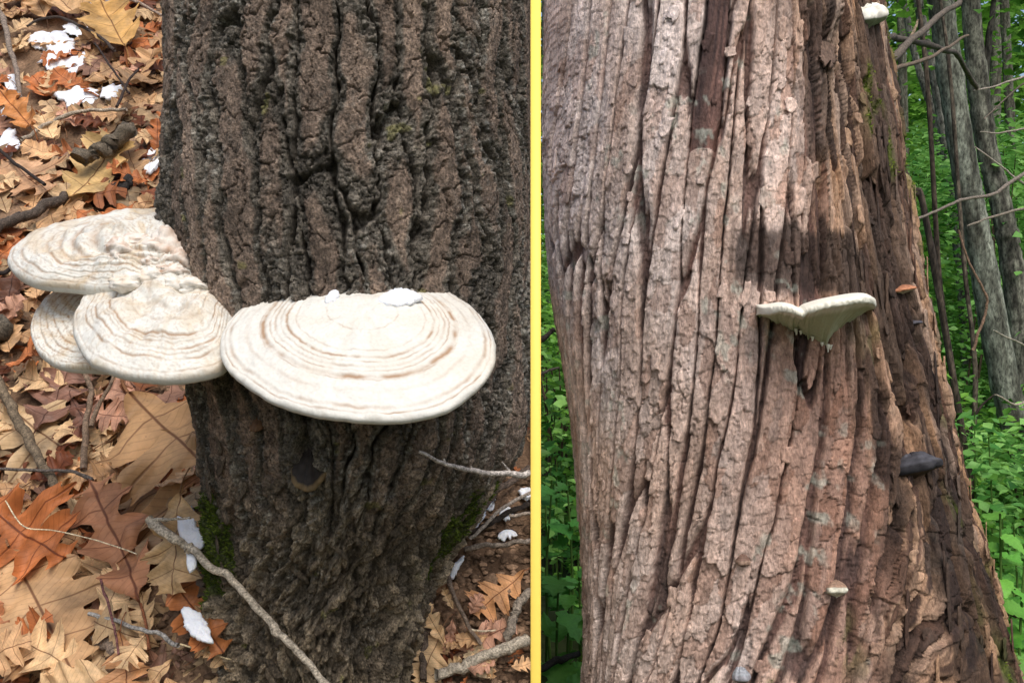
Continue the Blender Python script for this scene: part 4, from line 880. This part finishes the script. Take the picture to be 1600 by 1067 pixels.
# the tangle on the right of the dark trunk
TW = [('thick brown twig rising from the trunk foot to the yellow board', [(690, 905), (706, 872), (730, 838), (760, 806), (790, 776), (829, 748)], (.007, .006), (98, 84, 74), .035),
      ('pale thin twig slanting up to the yellow board', [(735, 868), (760, 842), (790, 816), (829, 796)], (.0032, .0032), (160, 148, 136), .05),
      ('grey twig crossing low beside the lobed leaf', [(728, 880), (760, 872), (800, 868), (829, 864)], (.0045, .004), (128, 116, 104), .04),
      ('short pale twig poking at the yellow board', [(796, 832), (812, 828), (829, 826)], (.003, .003), (156, 142, 128), .05),
      ('dark twig lying among the snow flecks', [(736, 842), (770, 826), (800, 808), (829, 796)], (.005, .005), (60, 52, 46), .02),
      ('brown root twig running down the soil', [(672, 925), (668, 970), (662, 1020), (664, 1072)], (.006, .006), (88, 76, 66), .02),
      ('thin forked twig on the soil by the crumpled leaf', [(700, 912), (714, 950), (730, 985), (752, 1022)], (.004, .003), (122, 106, 92), .03),
      ('thick pale mottled stick along the bottom of the soil', [(690, 1072), (730, 1052), (775, 1036), (829, 1016)], (.008, .0095), (172, 160, 142), .035),
      ('leaning grey stick behind the lobed leaf', [(790, 1018), (800, 990), (812, 962), (829, 944)], (.008, .007), (136, 124, 110), .045),
      ('fine pale twig bent over the soil', [(735, 996), (752, 1000), (775, 998), (790, 992)], (.0016, .0014), (200, 184, 158), .03)]
for lb, pts, r, rgb, lf in TW: stick(lb, pts, r, rgb, lf, rough=.2)
# loose clods and chips
def clods():
    VV, FF, CC, o = [], [], [], 0
    ico = [(0, 0, 1)] + [(math.cos(a) * .9, math.sin(a) * .9, .3) for a in np.arange(5) * 1.2566] + [(math.cos(a + .6) * .9, math.sin(a + .6) * .9, -.4) for a in np.arange(5) * 1.2566]
    fc = [(0, i + 1, (i + 1) % 5 + 1) for i in range(5)] + [(i + 1, i + 6, (i + 1) % 5 + 1) for i in range(5)] + [((i + 1) % 5 + 1, i + 6, (i + 1) % 5 + 6) for i in range(5)]
    for i in range(1500):
        q = random.random()
        if q < .6: p = bank_pt(random.uniform(640, 829), random.uniform(740, 1075), .002)
        else: p = bank_pt(random.uniform(90, 360), random.uniform(560, 1075), .004)
        s = random.uniform(.002, .008) * (1 if random.random() < .85 else 1.8); v = np.array(ico) * RNG.uniform(.6, 1.3, (11, 3)) * s * np.array([1.3, 1, .8])
        VV.append(v + p); FF.append(np.array(fc) + o); o += 11; CC.append(np.repeat((lin(126, 102, 82) * random.uniform(.4, 1.5))[None], 11, 0))
    ob = build('soil_crumbs', np.concatenate(VV), [np.concatenate(FF)], M['soil'], col=np.concatenate(CC), smooth=False); tag(ob, 'crumbs of soil and wood scattered at the foot of the dark trunk', 'soil', kind='stuff')
clods()

# ------------------------------------------------------------------ wood behind the pale trunk
def ground_d(py): return CZ * F / (py - 533.5)
TREE_BARK = {}
def wood_tree(label, pts, d, w, rgb, rgb2, group='trees of the green wood', limbs=(), crown=None, seed=1, name='tree'):
    """pts: photograph pixels of the leaning trunk, all at distance d; extended to the ground"""
    W_ = [P(x, y, d) for x, y in pts]; 
    if W_[-1][2] > .02:
        dv = W_[-1] - W_[-2]; W_.append(W_[-1] + np.array([dv[0] / abs(dv[2]) * W_[-1][2] * .5, .05, -W_[-1][2] - .05]))
    dv = W_[0] - W_[1]; dv = dv / np.linalg.norm(dv); W_ = [W_[0] + dv * 2.2 + np.array([0, .2, 0]), W_[0] + dv * 1.0] + W_
    r = [w[0] * .6, w[0] * .9] + [w[0] + (w[1] - w[0]) * i / max(1, len(W_) - 3) for i in range(len(W_) - 2)]
    t = thing(name, label, 'tree', (float(W_[-1][0]), float(W_[-1][1]), 0), group)
    V, fs = tube(W_, r, 22, .10, seed, 22, False)
    hgt = V[:, 2]; an = np.arctan2(V[:, 1] - V[:, 1].mean(), V[:, 0] - np.repeat(np.interp(np.arange(len(V) // 22), np.arange(len(V) // 22), V.reshape(-1, 22, 3)[:, :, 0].mean(1)), 22))
    k = fbm(an * 3, hgt * 5, 4, seed + 3); c = mix(lin(*rgb)[None], lin(*rgb2)[None], np.clip(.45 + 1.3 * k, 0, 1))
    build('trunk', V, fs, M['tree_bark'], t, col=c)
    for (lp, lr) in limbs:
        L_ = [P(x, y, d - .02 * i) for i, (x, y) in enumerate(lp)]; V, fs = tube(L_, [lr * (1 - .6 * i / (len(lp) - 1)) for i in range(len(lp))], 8, .15, seed)
        build('limb', V, fs, M['tree_bark'], t, col=np.repeat((lin(*rgb) * .9)[None], len(V), 0))
    if crown:
        (n, zr, rad, ls, ca, cb) = crown; top = W_[0]
        foliage(t, 'crown', np.array([W_[0][0], W_[0][1], 0]), n, zr, rad, ls, ca, cb)
    return t
def leaf_cloud(C, size, flat, ca, cb, tilt=.45):
    """small folded pointed leaves at centres C; 4 triangles each"""
    n = len(C); nz = np.stack([RNG.normal(0, tilt, n), RNG.normal(0, tilt, n) - .15, np.ones(n)], 1); nz /= np.linalg.norm(nz, axis=1)[:, None]
    a = RNG.uniform(0, 2 * np.pi, n); x = np.stack([np.cos(a), np.sin(a), 0 * a], 1); x -= (x * nz).sum(1)[:, None] * nz; x /= np.linalg.norm(x, axis=1)[:, None]; y = np.cross(nz, x)
    s = (size * RNG.uniform(.55, 1.3, n))[:, None]
    pts = [C - x * s * .5, C - x * s * .08 + y * s * .34 + nz * s * .07, C + x * s * .55 - nz * s * .10, C - x * s * .08 - y * s * .34 + nz * s * .07, C + x * s * .22 + y * s * .2 + nz * s * .03, C + x * s * .22 - y * s * .2 + nz * s * .03]
    V = np.stack(pts, 1).reshape(-1, 3); b = (np.arange(n) * 6)[:, None]
    F_ = np.concatenate([b + np.array([[0, 2, 4, 1]]), b + np.array([[0, 3, 5, 2]])])
    c = mix(ca[None], cb[None], np.clip(RNG.normal(.5, .3, n), 0, 1)); return V, F_, np.repeat(c, 6, 0)
def clustered(n, base, zr, rad, layer=.0):
    """centres gathered in flat sprays through an uneven volume"""
    ns = max(6, n // 22); a = RNG.uniform(0, 2 * np.pi, ns); r = rad * np.sqrt(RNG.uniform(0, 1, ns)); z = RNG.uniform(*zr, ns)
    k = np.sin(np.pi * np.clip((z - zr[0]) / (zr[1] - zr[0] + 1e-6), .08, .92)) ** .5
    sc = np.stack([base[0] + np.cos(a) * r * k, base[1] + np.sin(a) * r * k, z], 1)
    i = RNG.integers(0, ns, n); sp = rad * .30 + .06
    C = sc[i] + np.stack([RNG.normal(0, sp, n), RNG.normal(0, sp, n), RNG.normal(0, .05 + sp * .12, n)], 1); C[:, 2] = np.maximum(C[:, 2], .04)
    return C
def foliage(parent, name, base, n, zr, rad, ls, ca, cb):
    V, F_, c = leaf_cloud(clustered(n, base, zr, rad), ls, .5, ca, cb)
    o = build(name, V, [F_], M['green'], parent, col=c, smooth=False); o['kind'] = 'stuff'; return o
GA, GB = lin(44, 94, 28), lin(136, 190, 74)          # leaf greens
GC, GD = lin(80, 140, 62), lin(156, 208, 112)
wood_tree('lichen-spotted grey-green trunk leaning in the green wood, thickest of the wood', [(1466, -20), (1490, 150), (1514, 300), (1533, 400), (1570, 600), (1600, 725), (1612, 800)], 6.0, (.072, .095), (64, 64, 56), (122, 126, 114), crown=(900, (3.2, 6.0), 1.3, .09, GA, GB), seed=21)
wood_tree('dark forked trunk beside the lichen-spotted one', [(1514, -20), (1526, 110), (1540, 220), (1566, 330), (1582, 420), (1596, 560), (1606, 700)], 6.8, (.062, .085), (62, 60, 54), (116, 116, 104), limbs=[([(1534, 200), (1544, 100), (1553, 0)], .04), ([(1530, 140), (1500, 100), (1470, 80)], .022)], crown=(900, (3.6, 6.5), 1.3, .09, GA, GB), seed=22)
wood_tree('thin straight grey trunk behind the bare crossed branches', [(1407, -20), (1428, 80), (1446, 140), (1461, 190), (1480, 300), (1500, 430)], 9.5, (.030, .045), (84, 82, 78), (120, 118, 112), crown=(700, (4.5, 7), 1.4, .10, GA, GB), seed=23)
wood_tree('second thin grey trunk beside the straight one', [(1430, -20), (1446, 60), (1462, 130), (1478, 230), (1500, 380)], 9.0, (.042, .055), (80, 78, 74), (124, 122, 116), crown=(700, (4.5, 7), 1.4, .10, GA, GB), seed=24)
wood_tree('dark wavy sapling stem rising through the undergrowth', [(1462, 350), (1468, 440), (1478, 520), (1492, 610), (1506, 700), (1510, 770)], 5.4, (.014, .020), (52, 44, 38), (84, 74, 62), group='saplings of the green wood', seed=25, name='sapling', limbs=[([(1504, 690), (1530, 640), (1556, 615)], .010)])
wood_tree('slim dark sapling stem left of the lichen-spotted trunk', [(1500, 330), (1508, 430), (1520, 530), (1524, 600), (1520, 700)], 5.8, (.012, .016), (60, 52, 46), (92, 84, 72), group='saplings of the green wood', seed=26, name='sapling')
wood_tree('leaning dark sapling close behind the pale trunk', [(1372, 120), (1384, 190), (1400, 240), (1428, 300), (1450, 360)], 5.0, (.012, .018), (50, 44, 40), (80, 70, 60), group='saplings of the green wood', seed=27, name='sapling')
for i, (px, d, wd, ln) in enumerate(((1418, 12, .05, 6), (1470, 14, .07, -8), (1500, 12.5, .045, 10), (1548, 15, .08, -6), (1590, 13, .06, 12), (1640, 9, .09, 8), (1700, 8, .07, -10), (1780, 10, .1, 6), (860, 11, .05, 4), (884, 14, .06, -4), (905, 9.5, .025, 6), (1010, 11, .08, 5), (1180, 13, .09, -5), (1300, 12, .07, 8))):
    wood_tree('slender far trunk standing deep in the green wood', [(px - ln * 2, -60), (px - ln, 180), (px, 420), (px + ln, 560), (px + ln, 640)], d, (wd, wd * 1.2), (70, 66, 58), (112, 112, 100), group='far trunks in the green wood', crown=(500, (3.5, 8.5), 1.7, .12, GA, GB), seed=40 + i)
# bare branches
def bare(label, pts, ds, r, rgb=(118, 104, 92), name='bare_branch'):
    W_ = [P(x, y, ds[0] + (ds[1] - ds[0]) * i / (len(pts) - 1)) for i, (x, y) in enumerate(pts)]
    V, fs = tube(W_, [r[0] + (r[1] - r[0]) * i / (len(pts) - 1) for i in range(len(pts))], 8, .15, random.randrange(50))
    o = build(name, V - W_[0], fs, M['wood']); o.location = W_[0]; o.color = (*lin(*rgb), 1); tag(o, label, 'branch', 'bare branches in the wood')
bare('bare branch rising from the pale trunk edge across the thin trunks', [(1368, 116), (1400, 86), (1440, 48), (1475, 22), (1502, 2)], (2.4, 3.6), (.011, .010), (104, 94, 84))
bare('bare branch curving out below the cream fungus', [(1362, 62), (1395, 58), (1430, 68), (1475, 78), (1500, 92), (1524, 140)], (2.4, 4.2), (.009, .010), (92, 84, 76))
bare('thin bare branch fanning out under the curved one', [(1370, 122), (1410, 104), (1450, 92), (1482, 74), (1512, 56)], (2.4, 3.6), (.007, .005), (112, 98, 84))
bare('short broken branch forking upward from the rising branch', [(1414, 74), (1426, 50), (1436, 30)], (2.9, 2.9), (.005, .003), (150, 132, 110))
bare('long thin dead branch drooping across the lichen-spotted trunk', [(1414, 345), (1450, 336), (1500, 314), (1550, 304), (1580, 286), (1612, 262)], (4.2, 4.6), (.005, .010), (124, 114, 104))
bare('thin dead twig slanting over the dark forked trunk', [(1522, 142), (1550, 136), (1580, 126), (1612, 118)], (4.6, 4.8), (.003, .006), (150, 140, 128))
bare('thin pale twig hooking below the drooping dead branch', [(1524, 230), (1556, 254), (1590, 280), (1615, 296)], (4.5, 4.6), (.003, .005), (160, 150, 138))
bare('level thin dead twig in front of the dark forked trunk', [(1532, 206), (1560, 208), (1612, 200)], (4.6, 4.8), (.003, .005), (146, 136, 124))
bare('twig sloping down from the upper wood by the dark forked trunk', [(1538, 186), (1565, 160), (1590, 138), (1612, 124)], (4.8, 4.8), (.003, .005), (120, 108, 96))
bare('lowest thin dead branch by the lichen-spotted trunk', [(1512, 352), (1550, 340), (1612, 322)], (4.4, 4.6), (.004, .007), (130, 120, 108))
bare('brown vine bending down past the lichen-spotted trunk', [(1498, 360), (1508, 392), (1524, 430), (1542, 462), (1540, 490), (1528, 520), (1520, 548)], (4.4, 4.4), (.0045, .007), (124, 100, 82), 'vine')
bare('pale forked twig against the lower lichen-spotted trunk', [(1556, 616), (1574, 626), (1588, 632), (1612, 622)], (4.4, 4.6), (.004, .006), (160, 148, 134))
bare('pale twig pointing across the lichen-spotted trunk', [(1552, 516), (1576, 528), (1612, 546)], (4.4, 4.6), (.003, .005), (170, 160, 146))
bare('bare twig beside the left edge of the pale trunk', [(836, 588), (852, 580), (874, 574)], (3.2, 3.3), (.006, .004), (96, 84, 76))
bare('thick dark branch low beside the left edge of the pale trunk', [(836, 1046), (868, 1034), (905, 1018)], (2.9, 3.0), (.012, .009), (56, 50, 46))
bare('dark slanting branch beside the left edge of the pale trunk', [(836, 538), (852, 526), (868, 516)], (3.4, 3.4), (.009, .008), (60, 54, 50))
bare('mossy twig end low beside the decayed flank', [(1552, 958), (1580, 960), (1612, 964)], (2.9, 3.0), (.007, .008), (84, 70, 60))

# shrubs and saplings with leafy sprays
def shrub(label, X, Y, h, rad, n, ls, ca, cb, group='leafy shrubs of the wood', z0=.1):
    t = thing('shrub', label, 'shrub', (X, Y, 0), group)
    for k in range(3):
        a = random.uniform(0, 6.28); tip = np.array([X + math.cos(a) * rad * .5, Y + math.sin(a) * rad * .5, h * .9])
        V, fs = tube([np.array([X + .03 * k, Y, -.03]), np.array([X, Y, 0]) * .5 + tip * .5 + RNG.normal(0, .04, 3), tip], [.010, .007, .003], 6, .1, k, 6)
        build('stem', V, fs, M['tree_bark'], t, col=np.repeat(lin(78, 66, 54)[None], len(V), 0))
    foliage(t, 'foliage', np.array([X, Y, 0]), n, (z0, h), rad, ls, ca, cb); return t
def at(px, d): return (px - 800) / F * d
k = 0
for d in (4.6, 5.6, 6.6, 7.8, 9.2, 10.8, 12.5, 14.5):
    for px in ((1640, 1740) if d < 6 else (1430, 1650, 1740) if d < 7 else (1420, 1490, 1560, 1640, 1740)):
        X = at(px + random.uniform(-30, 30), d); h = random.uniform(1.5, 2.6) + .20 * (d - 4.6) if d > 7 else random.uniform(.7, .95)
        warm = random.random() < .5
        shrub(('yellow-green' if warm else 'bluish-green') + (' low leafy shrub near the lichen-spotted trunk' if d < 7 else ' tall leafy sapling deep in the green wood'), X, d + random.uniform(-.4, .4), h, random.uniform(.35, .55) + .03 * d, int(900 + 70 * d), .055 + .003 * d, GA if warm else GC, GB if warm else GD, 'leafy saplings right of the pale trunk', .5 if d > 7 else .1)
    for px in (858, 890, 960, 1100, 1250):
        X = at(px + random.uniform(-10, 10), d); h = random.uniform(.9, 1.5) + .22 * (d - 4)
        if X - .5 < BX * d and d < 5: X = BX * d + .55
        shrub('low leafy shrub just behind the pale flaking trunk' if d < 7 else 'taller leafy shrub deep in the wood behind the pale trunk', X, d + random.uniform(-.3, .3), h, random.uniform(.3, .45) + .02 * d, int(500 + 40 * d), .05 + .003 * d, GA, GB if random.random() < .6 else GD, 'leafy shrubs behind the pale trunk', .15)
# undergrowth carpet
def carpet():
    n = 30000; d = 3.2 + 14 * RNG.uniform(0, 1, n) ** 1.6; X = BX * d + .15 + RNG.uniform(0, 1, n) * (3.0 + .75 * d)
    C = np.stack([X, d, .03 + RNG.uniform(0, .42, n) * (.5 + .8 * vn(X * 1.3, d * 1.3, 77))], 1)
    V, F_, c = leaf_cloud(C, .055, .5, lin(62, 120, 40), lin(142, 200, 84), .35)
    o = build('undergrowth', V, [F_], M['green'], col=c, smooth=False); tag(o, 'low leafy green undergrowth carpeting the wood floor', 'undergrowth', kind='stuff')
carpet()
def far_wood():
    n = 60000; d = RNG.uniform(16, 30, n); X = RNG.uniform(-.35, .95, n) * d; z = RNG.uniform(0, 1, n) ** .8 * 17
    keep = vn(X * .55, z * .55 + d * .2, 91) > .22; C = np.stack([X, d, z], 1)[keep]
    V, F_, c = leaf_cloud(C, .40, .5, lin(66, 118, 42), lin(158, 206, 96), .7)
    o = build('far_wood', V, [F_], M['green'], col=c, smooth=False); tag(o, 'far leafy wood closing the view as one green mass', 'wood', kind='stuff')
far_wood()

# near herbs with single big leaves
def herb_leaf_mesh(lobed, seed):
    ns, nw = 22, 3; s = np.linspace(0, 1, ns); w_ = .42 * np.sin(np.pi * s ** .62) ** .9 * (1 - .25 * s) * (1 + .10 * (np.arange(ns) % 2)) 
    if lobed: w_ = w_ * (1 + .35 * np.cos((s - .35) * 16))
    w_[-1] = 0; f = np.linspace(-1, 1, 2 * nw + 1); Y = w_[:, None] * f[None]; X = s[:, None] + .12 * np.abs(Y)
    Z = .22 * np.abs(Y) - .28 * (X ** 2) + .02 * np.sin(s[:, None] * 40) * np.abs(f)[None] + .03 * fbm(X * 5 + seed, Y * 5, 2, seed)
    o = build('leaf', np.stack([X, Y, Z], -1).reshape(-1, 3), [grid_faces(ns, 2 * nw + 1)], M['herb']); d = o.data; bpy.data.objects.remove(o); return d
HL = [herb_leaf_mesh(i % 2 == 1, i) for i in range(4)]
def herb(label, X, Y, h, nleaf, L, rgb, kind=0, lean=(0, 0), group='broad-leaved herbs under the trees', cat='plant'):
    t = thing('herb_plant', label, cat, (X, Y, 0), group)
    tip = np.array([X + lean[0], Y + lean[1], h]); b = np.array([X, Y, -.03]); mid = (b + tip) / 2 + np.array([random.uniform(-.03, .03), 0, 0])
    V, fs = tube([b, mid, tip], [.006, .005, .003], 7, .1, 3, 8); s = build('stem', V, fs, M['herb'], t); s.color = (*lin(96, 130, 60), 1)
    for i in range(nleaf):
        q = .35 + .65 * (i + .5) / nleaf; pos = (b * (1 - q) ** 2 + 2 * mid * q * (1 - q) + tip * q * q); a = i * 2.4 + random.uniform(-.4, .4)
        o = bpy.data.objects.new('leaf', HL[(kind + i % 2 * 2) % 4]); COL.objects.link(o); o.parent = t
        n = Vector((random.gauss(0, .25), random.gauss(-.35, .2), 1)); m = leaf_frame(pos - np.array([X, Y, 0]), n, (math.cos(a), math.sin(a), .15), L * random.uniform(.7, 1.15) * (1.1 - .45 * q))
        o.matrix_local = m; o.color = (*np.clip(lin(*rgb) * random.uniform(.75, 1.25), 0, 1), 1)
for i, (px, d, h, nl, L, rgb, lb) in enumerate((
        (1562, 2.9, .78, 12, .13, (116, 176, 72), 'bright green herb with toothed leaves up its stem beside the flared trunk foot'),
        (1600, 3.0, .62, 10, .14, (104, 170, 66), 'broad bright leaves of a herb just beyond the flared trunk foot'),
        (1585, 3.3, .45, 9, .14, (124, 186, 80), 'low pale green herb under the toothed one'),
        (872, 3.0, .58, 8, .15, (110, 168, 74), 'broad pale herb leaves beside the left edge of the pale trunk'),
        (890, 3.3, .45, 8, .13, (100, 160, 64), 'low herb tucked behind the left edge of the pale trunk'),
        (862, 3.6, .78, 8, .16, (84, 146, 70), 'taller herb behind the broad pale leaves at the yellow board'))):
    herb(lb, at(px, d), d, h, nl, L, rgb, i % 4)
for i in range(46):
    d = random.uniform(3.5, 6.5); tall = random.random() < .5; px = random.choice((random.uniform(1500, 1690), random.uniform(1480, 1700), random.uniform(850, 912)))
    herb(('tall' if tall else 'low') + ' broad-leaved green herb ' + ('beyond the decayed flank of the pale trunk' if px > 1200 else 'between the yellow-edged board and the pale trunk'), at(px, d), d, random.uniform(.7, .95) if tall else random.uniform(.35, .6), random.randint(6, 10), random.uniform(.08, .13), random.choice(((92, 152, 62), (110, 170, 78), (78, 138, 60))), i % 4)
